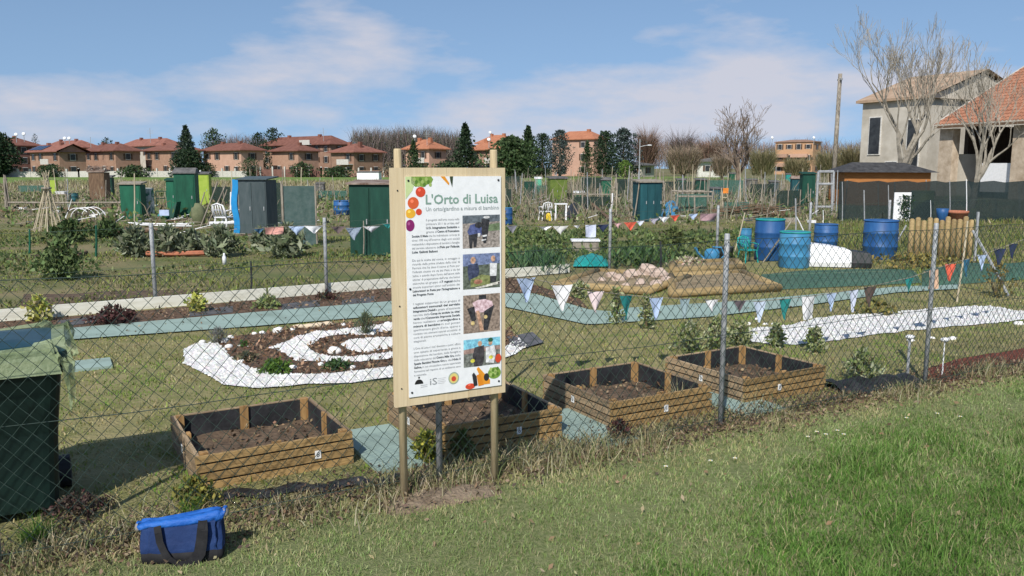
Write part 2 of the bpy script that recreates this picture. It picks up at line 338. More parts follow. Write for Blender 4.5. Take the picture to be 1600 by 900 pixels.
bandB = c7([(690, 345), (830, 290), (950, 245), (1100, 232), (1250, 215), (1480, 180), (1750, 190), (1950, 250), (1900, 300), (1800, 245), (1480, 228), (1300, 258), (1100, 262), (990, 290), (915, 335), (960, 368), (1040, 398), (1200, 400), (1490, 365), (1700, 330), (1760, 350), (1490, 402), (1250, 432), (1000, 430), (850, 426), (780, 380)])
bandC = c7([(1140, 325), (1180, 300), (1300, 288), (1490, 278), (1600, 280), (1600, 320), (1490, 345), (1250, 372), (1190, 355)])
for nm, b in (('gravel_ring', bandA), ('gravel_curl', bandB), ('gravel_curl', bandC)):
    _, pl = child_sheet(nm, ragged(b, 1.6, 3), .018, m_gravel)
    o = pebbles('gravel', [(p.x, p.y) for p in pl], 5200, .02, .018, k_=.86); o.parent = sb; o.matrix_parent_inverse = Matrix.Translation(-sb.location)
o = chips('bark_chips', [(p.x, p.y) for p in SPB], 5000, .05, [(.2, .12, .07), (.11, .065, .04), (.33, .22, .14)], .014, avoid=[[(p.x, p.y) for p in [P(*q) for q in bb]] for bb in (bandA, bandB, bandC)]); o.parent = sb; o.matrix_parent_inverse = Matrix.Translation(-sb.location)
stones = [(265, 298, 22), (405, 298, 34), (443, 272, 26), (430, 330, 28), (447, 402, 22), (508, 424, 26), (495, 320, 14), (560, 326, 16), (742, 234, 40), (828, 222, 22), (830, 460, 28), (1005, 440, 26), (1090, 366, 50), (1205, 458, 24), (1330, 248, 24), (1420, 192, 30), (1145, 190, 20), (1285, 358, 32), (1470, 190, 30), (640, 242, 24), (590, 246, 20)]
for i, (x, y, r) in enumerate(stones):
    p = P(x/4+250, y/4+462); rr = r/4*p.y/F
    MB().blob((0, 0, 0), (rr, rr*.8, rr*.62), i, 8, 6, .13).build('stone', m_stone, sb, True, loc=p-sb.location+Vector((0, 0, rr*.4)), rz=i*1.3)
# flat sandstone edging pieces on the back of the spiral
for i, (x, y) in enumerate([(930, 212), (990, 205), (1045, 197), (870, 216)]):
    p = P(x/4+250, y/4+461); MB().blob((0, 0, 0), (.09, .05, .03), i+40, 7, 4, .2).build('sandstone', M('sandstone', (.5, .4, .28), (.66, .55, .4), .85, 9), sb, True, loc=p-sb.location+Vector((0, 0, .03)), rz=.4)

# ------------------------------------------------------------ fences
def chainlink(name, label, p0, u, length, top, posts, d, hz, rw, post_h, post_r, wires, wire_mat, post_mat, cat='fence', rod=0.0042, sides=4, postn=10, sag=0.0):
    f = T(name, label, cat, p0, math.atan2(u.y, u.x))
    mb = MB(); rows = int(top/hz)
    nk = int(length/d)
    for k in range(nk):
        pts = []
        for j in range(rows+1):
            x = (k+((j+k) % 2))*d; q = .0022 if (j+k) % 2 else -.0022
            pts.append((x+.004*math.sin(j*.9+k*.13), q+.006*math.sin(k*.21+j*.3), max(.01, top-j*hz)+.004*math.sin(k*.17)))
        mb.tube(pts, rw, sides, cap=False)
    o = mb.build('mesh_panel', wire_mat, f, smooth=True); o['kind'] = 'stuff'
    for z in wires:
        MB().tube([(x*length/40, .004, z+.006*math.sin(x*1.3)) for x in range(41)], rod*.5, 5).build('tension_wire', wire_mat, f)
    for s, hh in posts:
        MB().lathe([(post_r, -.1), (post_r, hh), (post_r*.8, hh+.006)], postn, (s, .035, 0)).build('post', post_mat, f, True)
    return f
S0 = -5.0; p0 = Vector((S0, fence_y(S0), 0)); s_of = lambda x: (x-S0)/FU.x
near = [s_of(x) for x in (-4.0, -2.19, -.38, 1.4, 3.26, 5.05)]
chainlink('chain_link_fence', 'green chain link fence with grey metal posts between verge and garden', p0, FU, 11.6, 1.235, [(s, 1.3) for s in near[:2]]+[(near[2], 1.26)]+[(s, 1.275) for s in near[3:]],
          .0375, .041, .002, 1.3, .0175, (1.238, .62, .06), m_wire, m_galv)
uf = Vector((1, .6, 0)).normalized(); pf0 = Vector((-10, farfence_y(-10), 0)); sf = lambda x: (x+10)/uf.x
chainlink('boundary_fence', 'thin wire fence with grey posts along the far side of the garden', pf0, uf, 24.5, .98, [(sf(x), 1.03) for x in (-8.1, -6.2, -4.35, -2.5, -.44, 1.63, 3.7, 5.8, 7.9)],
          .06, .06, .0009, 1.03, .024, (.98, .5), m_wire2, m_galv, sides=3, rod=.004)
# ------------------------------------------------------------ raised beds
BS, BH = .86, .2
slat_me = MB().box((0, 0, 0), (BS, .022, .0385)).mesh('slat', m_wood)
slat_w = MB().box((0, 0, 0), (BS, .022, .0385)).mesh('slat_weathered', m_woodgrey)
post_me = MB().box((0, 0, .1), (.042, .042, .2)).mesh('corner_post', m_post)
mid_me = MB().box((0, 0, .1), (.05, .02, .2)).mesh('mid_post', m_post)
beds = [(-1.675, 4.2, 'raised wooden bed next to the green bin, in front of the white spiral', '8'), (-.433, 4.70, 'raised wooden bed half hidden behind the wooden sign', '6'),
        (.64, 5.22, 'raised wooden bed between the sign and the tall fence post, soil bare', '6'), (1.655, 5.81, 'raised wooden bed beside the black membrane, farthest along the fence', '8')]
def text_mesh(name, body, size, mat, bold=0.0, align='CENTER'):
    cu = bpy.data.curves.new('t', 'FONT'); cu.body = body; cu.size = size; cu.offset = bold; cu.resolution_u = 2; cu.align_x = align; cu.fill_mode = 'FRONT'
    ob = bpy.data.objects.new('t', cu); col.objects.link(ob); dg = bpy.context.evaluated_depsgraph_get()
    me = bpy.data.meshes.new_from_object(ob.evaluated_get(dg)); me.name = name
    bpy.data.objects.remove(ob); bpy.data.curves.remove(cu)
    me.materials.clear(); me.materials.append(mat); return me
m_ink = flat('print_ink', (.06, .07, .07)); m_paper = flat('white_tag', (.8, .8, .78))
for bi, (fx, fy, lab, num) in enumerate(beds):
    c = Vector((fx, fy, 0))+FU*BS/2+FN*BS/2
    b = T('raised_bed', lab, 'raised bed', c, FA+R([1.5, -1, .5, 2][bi]), 'raised beds behind the fence')
    for k in range(4):
        rot = k*math.pi/2; q = Matrix.Rotation(rot, 3, 'Z')
        for r in range(4):
            z = .024+r*.05; jx = random.uniform(-.004, .004)
            o = link('slat', slat_me if k == 0 or r < 3 and k == 2 else slat_w, b, q @ Vector((jx, -BS/2+(.011 if k % 2 == 0 else .0), z)), rot+R(random.uniform(-.25, .25)))
            if k % 2: o.scale.x = (BS-.046)/BS; o.location = q @ Vector((0, -BS/2+.011, z))
        link('corner_post', post_me, b, q @ Vector((-BS/2+.046, -BS/2+.046, .002)), rot)
        link('mid_post', mid_me, b, q @ Vector((0, -BS/2+.034, .002)), rot)
        MB().box((0, 0, .098), (BS-.07, .003, .18)).build('liner', m_black, b, loc=q @ Vector((0, -BS/2+.0255, 0)), rz=rot)
    g = MB(); n = 16; e = BS/2-.03
    vs = [(-e+2*e*i/n, -e+2*e*j/n, 0.03+.045*float(fbm(i*.45+bi*7, j*.45, 3))) for j in range(n+1) for i in range(n+1)]
    g.add(vs, [(j*(n+1)+i, j*(n+1)+i+1, (j+1)*(n+1)+i+1, (j+1)*(n+1)+i) for j in range(n) for i in range(n)]); g.build('soil', m_soil, b)
    N = 260; x = rng.uniform(-e, e, N); y = rng.uniform(-e, e, N)
    lo = leaves('dead_leaves', np.stack([x, y, .055+rng.uniform(0, .02, N)], 1), rng.uniform(.015, .05, N), cols(N, (.2, .13, .08), (.12, .08, .05), (.3, .23, .14), var=.3), DRY, up=.1, parent=b); lo['kind'] = 'stuff'
    for side, (tx, tz) in ((0, (.22-.1*bi, .095)), (3, (-.02, .11))):
        q = Matrix.Rotation(side*math.pi/2, 3, 'Z')
        tg = MB().box((0, 0, 0), (.034, .003, .046)).build('number_tag', m_paper, b, loc=q @ Vector((tx, -BS/2-.004, tz)), rz=side*math.pi/2)
        tm = text_mesh('number', num, .04, m_ink); o = link('number', tm, tg, (0, -.0025, -.013)); o.rotation_euler = (math.pi/2, 0, 0)
# paving slabs between the beds
for i, (x, y, lab) in enumerate([(601, 702, 'grey green paving slab between the first bed and the sign'), (908, 672, 'grey green paving slab between the second and third beds'), (1137, 627, 'grey green paving slab by the tall fence post'), (138, 573, 'grey green paving slab beside the rubbish bin')]):
    p = P(x, y); tag(MB().box((0, 0, .014), (.36, .78 if i < 3 else .36, .028)).build('paving_slab', m_path, loc=p, rz=FA), lab, 'paving slab', 'loose slabs around the beds')
# ------------------------------------------------------------ the sign
sg = T('notice_board', 'pine notice board with a printed white poster on two round poles', 'sign', (-.55, 4.10, 0), FA-R(.6))
for s in (0, .526): MB().lathe([(.021, -.12), (.0205, 1.2), (.02, 1.785), (.017, 1.792)], 12, (s, .02, 0)).build('pole', m_pole, sg, True)
b0, b1, z0, z1 = -.055, .57, .505, 1.70
cuts = [b0, .012, .125, .24, .352, .465, b1]
for i in range(6):
    wv = cuts[i+1]-cuts[i]-.0012
    MB().box((0, 0, 0), (wv, .024, z1-z0-random.uniform(0, .003))).build('plank', m_pine, sg, loc=((cuts[i]+cuts[i+1])/2, -.014+random.uniform(-.001, .001), (z0+z1)/2))
pw, ph, px0, pz1 = .525, 1.107, .017, 1.657
po = MB().box((0, 0, 0), (pw, .004, ph)).build('poster', flat('poster_white', (.8, .81, .82), .35), sg, loc=(px0+pw/2, -.031, pz1-ph/2))
def pp(a, b): return (-pw/2+a*pw, ph/2-b*ph)          # poster coordinates, a across and b down
def patch(name, pts, c, dz=.0028, mat=None):
    me = MB().add([(pp(a, b)[0], -dz, pp(a, b)[1]) for a, b in pts], [tuple(range(len(pts)))]); return me.build(name, mat or flat('print_%02x%02x%02x' % tuple(int(255*x) for x in c), c, .45), po)
def disc(a, b, r, ry=None, n=18): 
    ry = (ry or r)*pw/ph; return [(a+r*math.cos(-2*math.pi*k/n), b+ry*math.sin(-2*math.pi*k/n)) for k in range(n)]
def lay(me, a, b, name='lettering', sx=1, tilt=0):
    o = link(name, me, po, (pp(a, b)[0], -.0034, pp(a, b)[1])); o.rotation_euler = (math.pi/2, 0, 0); o.scale.x = sx; o['kind'] = 'stuff'; return o
def fit(body, a0, a1, b, size, mat, bold=0):
    me = text_mesh('lettering', body, size, mat, bold, 'LEFT'); xs = [v.co.x for v in me.vertices]
    return lay(me, a0-min(xs)/pw, b, sx=(a1-a0)*pw/(max(xs)-min(xs)))
g1 = flat('title_green', (.22, .34, .28)); g2 = flat('text_grey', (.3, .31, .32)); g3 = flat('text_dark', (.1, .11, .12)); g4 = flat('title_grey', (.36, .4, .4))
fit("L'Orto di Luisa", .2, .965, .122, .066, g1, .0012)
fit("Un orto/giardino a misura di bambino", .2, .975, .153, .028, g4, .0003)
B = lambda t: ('B', t)
paras = [(.187, .01775, [["Il progetto dell'orto nasce nella"], ["primavera 2011 da un'idea dell'"], [B("U.O. Integrazione Scolastica"), " e"], ["grazie al ", B("Centro di Promozione")], [B("Sociale Il Melo"), " che ha individuato un'area di"], ["circa 100 mq all'interno degli orti sociali"], ["mettendola a disposizione di bambini e famiglie"], ["del servizio educativo del ", B("Polo per l'Infanzia")], [B("Luisa Gallotti Balboni")]]),
 (.366, .0174, [["Da qui la scelta del nome, in omaggio e"], ["ricordo della prima sindaca della citta' di"], ["Ferrara che ha dato il nome al Polo per"], ["l'infanzia situato tra via del Melo e via del"], ["Salice, e quando dopo l'avvio dell'azione delle"], ["attivita' di preparazione dell'area che hanno"], ["coinvolto un gruppo di ", B("7 ragazzi"), " delle"], ["scuole superiori attivi nell'ambito dei"], [B("Laboratori in Rete per l'integrazione e")], [B("del Progetto Ponte")]]),
 (.563, .0172, [["I ragazzi supportati da un gruppo di"], [B("educatori comunali del servizio")], [B("Integrazione Disabili"), " e grazie all'assistenza"], ["tecnica della ", B("Coop.va sociale La citta'")], [B("verde"), " del ", B("Consorzio Impronte Sociali,")], ["hanno realizzato un ", B("orto/giardino a")], [B("misura di bambino"), " in cui poter"], ["sperimentare giochi d'orto, aperto a"], ["contatto con elementi naturali ed attivita' di"], ["cura di piante aromatiche e colture"], ["stagionali."]]),
 (.768, .0178, [["L'Orto di Luisa e' cosi' diventato e potra' offrire"], ["uno spazio di esperienza e gioco a"], ["disposizione dei bambini, delle famiglie e"], ["delle educatrici del ", B("Centro Mille Gru,"), " dello"], [B("Spazio Bambini Piccole Gru"), " e del ", B("Nido Il")], [B("Salice,"), " in cui rimescolare nuove esperienze"], ["formative nel rispetto di un ambiente sano"], ["e naturale."]])]
for bi, (b, pitch, lines) in enumerate(paras):
    for li, segs in enumerate(lines):
        a0, a1 = (.2 if bi == 0 and li < 4 else .055), .545
        n = [len(s if isinstance(s, str) else s[1]) for s in segs]; tot = sum(n)
        if li == len(lines)-1: a1 = a0+min(.49, tot*.0118)
        x = a0
        for s, k in zip(segs, n):
            t = s if isinstance(s, str) else s[1]; e = x+(a1-a0)*k/tot
            fit(t.strip(), x+(.006 if t[0] == ' ' else 0), e-(.006 if t[-1] == ' ' else 0), b+pitch*(li+.6), .0155, g2 if isinstance(s, str) else g3, 0 if isinstance(s, str) else .0004); x = e
def photo(b0, b1, shapes, bgc, skyc=None):
    a0, a1 = .58, .985
    patch('photo', [(a0, b1), (a1, b1), (a1, b0), (a0, b0)], bgc, .0026, M('shotbg_%d_%d_%d' % tuple(int(99*q) for q in bgc), tuple(q*.5 for q in bgc), tuple(min(.9, q*1.6+.02) for q in bgc), .4, 70, 9))
    for k, (c, pts) in enumerate(shapes):
        patch('photo_shape', [(a0+(a1-a0)*x, b0+(b1-b0)*y) for x, y in reversed(pts)], c, .0029+.0002*k, M('shot_%d_%d_%d' % tuple(int(99*q) for q in c), tuple(q*.6 for q in c), tuple(min(.9, q*1.5+.02) for q in c), .4, 55, 8))
def el(x, y, rx, ry, n=12): return [(x+rx*math.cos(2*math.pi*k/n), y+ry*math.sin(2*math.pi*k/n)) for k in range(n)]
gr = (.3, .26, .23); dk = (.03, .03, .035); skin = (.5, .3, .2)
photo(.178, .33, [((.1, .12, .14), [(0, 0), (1, 0), (1, .2), (0, .25)]), ((.14, .19, .1), [(.66, .3), (1, .25), (1, .48), (.68, .5)]), ((.07, .09, .22), [(.2, .3), (.42, .22), (.52, .4), (.5, .62), (.2, .66), (.12, .5)]), (dk, [(.15, .6), (.4, .55), (.36, .97), (.29, .97), (.27, .75), (.24, 1), (.18, 1)]), (dk, el(.42, .3, .1, .09)),
    (dk, [(.5, .1), (.72, .15), (.68, .5), (.62, .85), (.55, .86), (.5, .5)]), ((.7, .7, .7), el(.64, .07, .09, .04)), ((.75, .75, .72), [(.4, .55), (.47, .55), (.46, .65), (.4, .66)]), ((.75, .75, .72), [(.52, .62), (.64, .6), (.64, .65), (.53, .67)]), ((.75, .75, .72), [(.5, .75), (.62, .73), (.62, .77), (.5, .79)])], gr)
photo(.357, .521, [((.16, .2, .34), [(0, 0), (1, 0), (1, .3), (0, .34)]), ((.04, .05, .1), [(.14, .3), (.4, .28), (.44, .5), (.36, .75), (.16, .75), (.12, .5)]), (skin, el(.27, .18, .07, .1)), ((.2, .22, .08), [(.2, .72), (.5, .6), (.75, .65), (.72, .9), (.2, .95)]), ((.35, .16, .1), el(.4, .8, .12, .07)), ((.78, .78, .8), [(.72, .28), (.92, .3), (.9, .66), (.72, .66)]), (skin, el(.81, .16, .06, .09)), (dk, [(.72, .66), (.9, .66), (.88, .84), (.73, .82)]), ((.6, .57, .5), [(.3, .97), (1, .82), (1, .9), (.4, 1)])], (.1, .12, .09))
photo(.549, .73, [((.72, .45, .48), [(.25, .2), (.5, .1), (.78, .2), (.82, .36), (.6, .48), (.3, .46)]), (dk, [(.42, .02), (.62, .02), (.62, .13), (.42, .14)]), (dk, [(.1, .35), (.3, .3), (.34, .66), (.24, .72)]), (dk, [(.56, .45), (.84, .3), (.72, .7), (.66, .95), (.54, .95)]), (skin, [(.34, .42), (.42, .42), (.55, .95), (.45, .96)]), ((.6, .45, .2), el(.25, .74, .05, .06)), ((.6, .45, .2), el(.6, .6, .05, .05))], (.25, .19, .15))
photo(.76, .892, [((.2, .5, .75), [(0, 0), (1, 0), (1, .3), (.5, .32), (0, .42)]), ((.3, .2, .17), [(0, .36), (.4, .3), (1, .32), (1, .45), (0, .52)]), ((.05, .045, .05), [(.3, .3), (.56, .25), (.56, .75), (.5, 1), (.28, 1), (.24, .6)]), (skin, el(.44, .18, .06, .1)), ((.78, .78, .8), [(.6, .35), (.84, .28), (.88, .6), (.82, .95), (.6, .9)]), (skin, el(.73, .18, .055, .1)), ((.02, .1, .05), el(.73, .08, .07, .08)), ((.75, .6, .08), el(.24, .78, .06, .07)), ((.75, .6, .08), el(.74, .72, .06, .07))], (.16, .17, .15))
# vegetables printed in the corners, the three small emblems
rd_, or_, gn_ = (.62, .07, .03), (.75, .3, .03), (.2, .33, .06)
patch('printed_leek', [(0, .1), (.07, .06), (.1, .02), (.06, 0), (0, 0)], (.55, .65, .32))
patch('printed_lettuce', [(.06, .03), (.1, .045), (.14, .042), (.18, .047), (.22, .035), (.26, .03), (.28, .012), (.26, 0), (.06, 0)], gn_)
for k in range(9): patch('printed_leaf', disc(.09+.02*k, .012+.012*(k % 3), .016, .02, 7), ((.1, .2, .03) if k % 2 else (.34, .45, .14)), .0031)
for a, b, r, ry, c in ((.15, .068, .05, .048, rd_), (.075, .116, .056, .056, (.66, .12, .04)), (.045, .162, .052, .045, (.78, .42, .04)), (.13, .156, .031, .031, rd_), (.04, .215, .045, .055, (.23, .02, .13)),
                       (.65, .985, .055, .03, rd_), (.965, .865, .035, .045, rd_), (.92, .935, .075, .06, gn_)):
    pts = [(max(0.001, min(.999, x)), max(.001, min(.999, y))) for x, y in disc(a, b, r, ry)]
    patch('printed_vegetable', pts, c, .0029)
    if r > .04: patch('printed_shine', disc(a-.012 if a > .03 else a+.01, b-.008, r*.3, ry*.3, 9), tuple(min(1, x*1.5+.06) for x in c), .0032)
for k in range(8): patch('printed_leaf', disc(.88+.025*(k % 4), .915+.02*(k//4)+.006*(k % 3), .017, .02, 7), ((.1, .2, .03) if k % 2 else (.38, .5, .16)), .0033)
patch('printed_carrot', [(.44, .04), (.445, .03), (.4, 0), (.355, 0)], or_); patch('printed_chilli', [(.475, .05), (.48, .03), (.485, 0), (.45, 0), (.455, .02)], (.04, .06, .03))
patch('printed_carrot', [(.8, .985), (.87, .985), (.87, .965), (.74, .895), (.72, .905)], or_, .0029); patch('printed_carrot', [(.74, .99), (.8, .987), (.76, .93), (.72, .935)], (.7, .24, .02), .0031)
patch('printed_aubergine', [(.69, .988), (.73, .985), (.72, .94), (.69, .92), (.67, .93)], (.03, .03, .035), .0032); patch('printed_aubergine', disc(.83, .95, .03, .04), (.03, .03, .035), .0033)
patch('emblem', [(.06+.045*(1-math.cos(t))*.98, .942-.022*math.sin(t)) for t in np.linspace(math.pi, 0, 12)], (.02, .02, .02)); patch('emblem_dot', disc(.105, .912, .01, .01, 8), (.02, .02, .02))
fit('iS', .215, .29, .953, .05, g2); patch('emblem_ring', disc(.47, .935, .058, .062, 24), (.35, .42, .32), .0029); patch('emblem_disc', disc(.47, .935, .045, .049, 24), (.72, .6, .2), .0031); patch('emblem_apple', disc(.47, .938, .026, .027, 12), (.6, .08, .04), .0033)
for k in range(2): patch('emblem_rule', [(.12, .951+.008*k), (.19, .951+.008*k), (.19, .949+.008*k), (.12, .949+.008*k)], (.35, .35, .36))
for k in range(4): patch('emblem_rule', [(.3, .928+.008*k), (.385-.015*(k % 2), .928+.008*k), (.385-.015*(k % 2), .9265+.008*k), (.3, .9265+.008*k)], (.45, .45, .46))
for a, b in ((.03, .018), (.97, .018), (.03, .978), (.97, .978), (.03, .5), (.97, .5)): MB().lathe([(.0055, 0), (.0055, .003), (.003, .004)], 8).build('screw', m_dark, po, loc=(pp(a, b)[0], -.002, pp(a, b)[1])).rotation_euler = (math.pi/2, 0, 0)
for s, z in ((-.022, 1.59), (-.022, 1.02), (-.02, .6)): MB().lathe([(.004, 0), (.004, .003)], 8).build('screw', m_dark, sg, loc=(s, -.0265, z)).rotation_euler = (math.pi/2, 0, 0)

# ------------------------------------------------------------ rubbish bin with bag, blue bag on the verge
BZ = .9; bn = T('rubbish_bin', 'dark green wheeled rubbish bin with a pale plastic sack over its rim', 'bin', (-2.55, 3.96, 0), FA); bn.scale = (1.1, .85, .87)
def rr_ring(w_, d_, z, r=.06, n=4):
    pts = []
    for cx, cy, a0 in ((w_/2-r, d_/2-r, 0), (-w_/2+r, d_/2-r, 90), (-w_/2+r, -d_/2+r, 180), (w_/2-r, -d_/2+r, 270)):
        for k in range(n+1): t = R(a0+90*k/n); pts.append((cx+r*math.cos(t), cy+r*math.sin(t), z))
    return pts
def loft(mb, rings, m=0, caps=True):
    n = len(rings[0]); vs = [p for r in rings for p in r]; fs = []
    for i in range(len(rings)-1):
        for k in range(n): fs.append((i*n+k, i*n+(k+1) % n, (i+1)*n+(k+1) % n, (i+1)*n+k))
    if caps: fs += [tuple(range(n-1, -1, -1)), tuple((len(rings)-1)*n+k for k in range(n))]
    mb.add(vs, fs, m); return mb
m_bin = M('bin_plastic', (.003, .012, .01), (.007, .024, .019), .5, 3, 5, spec=.4)
loft(MB(), [rr_ring(.46, .5, .06), rr_ring(.5, .56, .5), rr_ring(.56, .66, .84), rr_ring(.6, .7, .845), rr_ring(.6, .7, .89), rr_ring(.57, .67, .9)]).build('body', m_bin, bn)
loft(MB(), [rr_ring(.61, .72, .93), rr_ring(.61, .72, .965), rr_ring(.5, .6, 1.0), rr_ring(.2, .3, 1.015)]).build('lid', M('bin_lid', (.006, .03, .04), (.012, .05, .065), .35, 4), bn)
for s in (-1, 1): MB().lathe([(.1, -.025), (.1, .025), (.04, .03)], 16).build('wheel', m_dark, bn, loc=(s*.26, .26, .1)).rotation_euler = (0, math.pi/2, 0)
MB().tube([(-.22, .37, .9), (-.22, .42, .93), (.22, .42, .93), (.22, .37, .9)], .014, 6).build('handle', m_dark, bn)
rngl = []; n = 88
for lv, (off, z, am) in enumerate([(-.05, .982, .012), (.0, .975, .03), (.014, .94, .02), (.02, .9, .025), (.03, .86, .05), (.035, .82, .07)]):
    ring = []
    for k in range(n):
        t = k/n; base = rr_ring(.6+off*2, .7+off*2, 0, .08, 21)[k % 88]
        f = 1+.018*math.sin(k*1.3+lv*.6)*(lv > 0)+am*math.sin(k*.9+lv)*.7+am*random.uniform(-1, 1)*.9
        ring.append((base[0]*f, base[1]*f, z+(.02+am)*math.sin(k*.37+1)+am*random.uniform(-.8, .8)+(.06*math.sin(k*.29+1.2)+.03*math.sin(k*.71) if lv > 2 else 0)))
    rngl.append(ring)
loft(MB(), rngl, caps=False).build('plastic_sack', M('pale_sack', (.24, .31, .16), (.36, .43, .25), .45, 5, alpha=.55, bump=.8, c3=(.5, .56, .38)), bn)

bp_ = P(287, 872); bp_.z = -.008
bgx = T('tote_bag', 'blue fabric tote bag with black straps slumped on the grass verge', 'bag', bp_, R(8)); bgx.scale = (1, .68, 1.02)
m_bagb = M('bag_blue', (.008, .024, .09), (.015, .042, .14), .75, 7, 6, bump=.3); m_bagl = M('bag_lining', (.01, .085, .36), (.02, .13, .46), .6, 9, bump=.5); m_bagk = M('bag_black', (.008, .008, .01), (.02, .02, .022), .8, 20)
def bagring(w_, d_, z, y=0, sk=0, wob=0, n=36):
    o = []
    for k in range(n):
        t = 2*math.pi*k/n; c, s = math.cos(t), math.sin(t); e = .35
        x = w_/2*math.copysign(abs(c)**e, c); q = d_/2*math.copysign(abs(s)**.38, s)
        o.append((x+wob*math.sin(k*1.7), y+q+wob*math.sin(k*2.3+1), z+sk*x+wob*.8*math.sin(k*1.1)))
    return o
loft(MB(), [bagring(.33, .13, 0), bagring(.345, .135, .03, 0, 0, .003), bagring(.345, .13, .055, 0, 0, .003)]).build('base', m_bagk, bgx, True)
loft(MB(), [bagring(.345, .13, .054, 0, 0, .003), bagring(.338, .136, .075, .0, .01, .007), bagring(.34, .118, .1, .006, .02, .009), bagring(.33, .112, .135, .01, .04, .01), bagring(.335, .1, .168, .016, .06, .006)], caps=False).build('body', m_bagb, bgx, True)
loft(MB(), [bagring(.335, .1, .166, .016, .06, .006), bagring(.355, .104, .176, .014, .09, .006), bagring(.375, .09, .192, .02, .12, .006), bagring(.37, .05, .2, .026, .12, .005), bagring(.345, .02, .19, .028, .12, .003)]).build('folded_rim', m_bagl, bgx, True)
for s in (-1, 1): MB().blob((s*.183, .02, .178+s*.022), (.016, .036, .02), 3, 8, 5, .1).build('rim_end', M('bag_grey', (.22, .2, .18), (.3, .28, .25), .8), bgx, True)
def ribbon(pts, wv, th=.003):
    mb = MB(); pts = [Vector(p) for p in pts]; vs = []; n = len(pts)
    for i, p in enumerate(pts):
        d = (pts[min(i+1, n-1)]-pts[max(i-1, 0)]).normalized(); side = d.cross(Vector((0, -1, 0)));
        side = side.normalized() if side.length > .1 else Vector((1, 0, 0))
        nrm = side.cross(d); vs += [p+side*wv/2+nrm*th, p-side*wv/2+nrm*th, p-side*wv/2-nrm*th, p+side*wv/2-nrm*th]
    fs = [(i*4+a, i*4+(a+1) % 4, (i+1)*4+(a+1) % 4, (i+1)*4+a) for i in range(n-1) for a in range(4)]
    return mb.add(vs, fs)
ribbon([(-.09, -.06, .175), (-.085, -.076, .15), (-.08, -.08, .11), (-.065, -.085, .07), (-.045, -.092, .035), (-.015, -.1, .014), (.02, -.102, .01), (.05, -.098, .022), (.075, -.09, .06), (.085, -.083, .11), (.092, -.078, .16), (.096, -.062, .19)], .03).build('strap', m_bagk, bgx)
ribbon([(.105, -.06, .19), (.108, -.08, .15), (.104, -.086, .1), (.095, -.094, .05), (.07, -.104, .016), (.03, -.112, .008), (-.02, -.113, .008)], .026).build('strap', m_bagk, bgx)
# ------------------------------------------------------------ grass
def perp(x, y): return (fence_y(x)-y)*math.cos(FA)          # distance in front of the near fence
def gpts(N, x0, x1, y0, y1): return rng.uniform(x0, x1, N), rng.uniform(y0, y1, N)
x, y = gpts(620000, -3.4, 7.5, 2.6, 9.0); d = perp(x, y); k = (d > .02) & (d < 3.6) & (y < 8.6) & (np.abs(x) < .68*y+.4); x, y, d = x[k], y[k], d[k]
nn = fbm(x*1.1, y*1.1, 2); n2 = fbm(x*3.2, y*3.2, 8); n3 = fbm(x*7, y*7, 12)
lush = np.clip((d+.22*x-1.0)*1.1+(nn-.5)*3.2, 0, 1); dry = np.clip((.5-d)*2.2+(n2-.5)*1.6, 0, 1)*(1-lush)
bare = (n3 < .36) & (lush < .3); k = ~(bare & (rng.random(len(x)) < .75)); x, y, d, lush, dry, n2 = x[k], y[k], d[k], lush[k], dry[k], n2[k]
N = len(x); base = cols(N, (.22, .31, .095), (.28, .35, .14), (.35, .37, .19), (.17, .26, .07)); dr = cols(N, (.48, .43, .24), (.42, .38, .19), (.3, .32, .12)); lu = cols(N, (.075, .165, .026), (.1, .2, .034), (.17, .265, .07))
rr_ = rng.random(N); C = np.where((rr_ < lush)[:, None], lu, np.where((rr_ > 1-dry)[:, None], dr, base))
st = rng.random(N) < .12; C[st] = cols(int(st.sum()), (.38, .33, .19), (.3, .27, .14))
h = (.012+.02*rng.random(N))+lush*rng.uniform(.0, .075, N)*np.clip((n2-.34)*4, .06, 1.7)
C = C*(.8+.45*fbm(x*6, y*6, 83))[:, None]*(.85+.35*fbm(x*1.3, y*1.3, 87))[:, None]
o = blades('grass', np.stack([x, y, np.zeros(N)], 1), h, rng.uniform(.0018, .004, N)*(1+.3*lush), C, lean=1.25); tag(o, 'mown green and straw coloured grass on the verge in front', 'grass', kind='stuff')
# lawn inside the garden: short, mossy, matted
x, y = gpts(330000, -8, 11, 3.0, 16); k = (y > fence_y(x)+.03) & (y < farfence_y(x)-1.2) & (np.abs(x) < .66*y+.3); x, y = x[k], y[k]
PTH = [(p.x, p.y) for p in [P(*q) for q in ptop+pbot]]; SPBp = [(p.x, p.y) for p in SPB]; RGp = [(p.x, p.y) for p in RG]; BA = [(p.x, p.y) for p in [P(*q) for q in bandA]]
RB = [(p.x, p.y) for p in [P(*q) for q in ((1449, 578), (1504, 561), (1720, 528), (1720, 552), (1518, 588), (1447, 600))]]
k = ~(inpoly(x, y, PTH) | inpoly(x, y, SPBp) | inpoly(x, y, RGp) | inpoly(x, y, BA) | inpoly(x, y, [(p.x, p.y) for p in STRIP]) | inpoly(x, y, RB))
for fx, fy, _, _ in beds:
    c = [Vector((fx, fy, 0))+FU*a+FN*b for a, b in ((0, 0), (BS, 0), (BS, BS), (0, BS))]; k &= ~inpoly(x, y, [(q.x, q.y) for q in c])
for sx, sy in ((601, 702), (908, 672), (1137, 627)):
    p = P(sx, sy); c = [p+FU*a+FN*b for a, b in ((-.19, -.4), (.19, -.4), (.19, .4), (-.19, .4))]; k &= ~inpoly(x, y, [(q.x, q.y) for q in c])
x, y = x[k], y[k]; N = len(x); n1 = fbm(x*2.2, y*2.2, 21); n2 = fbm(x*9, y*9, 4)
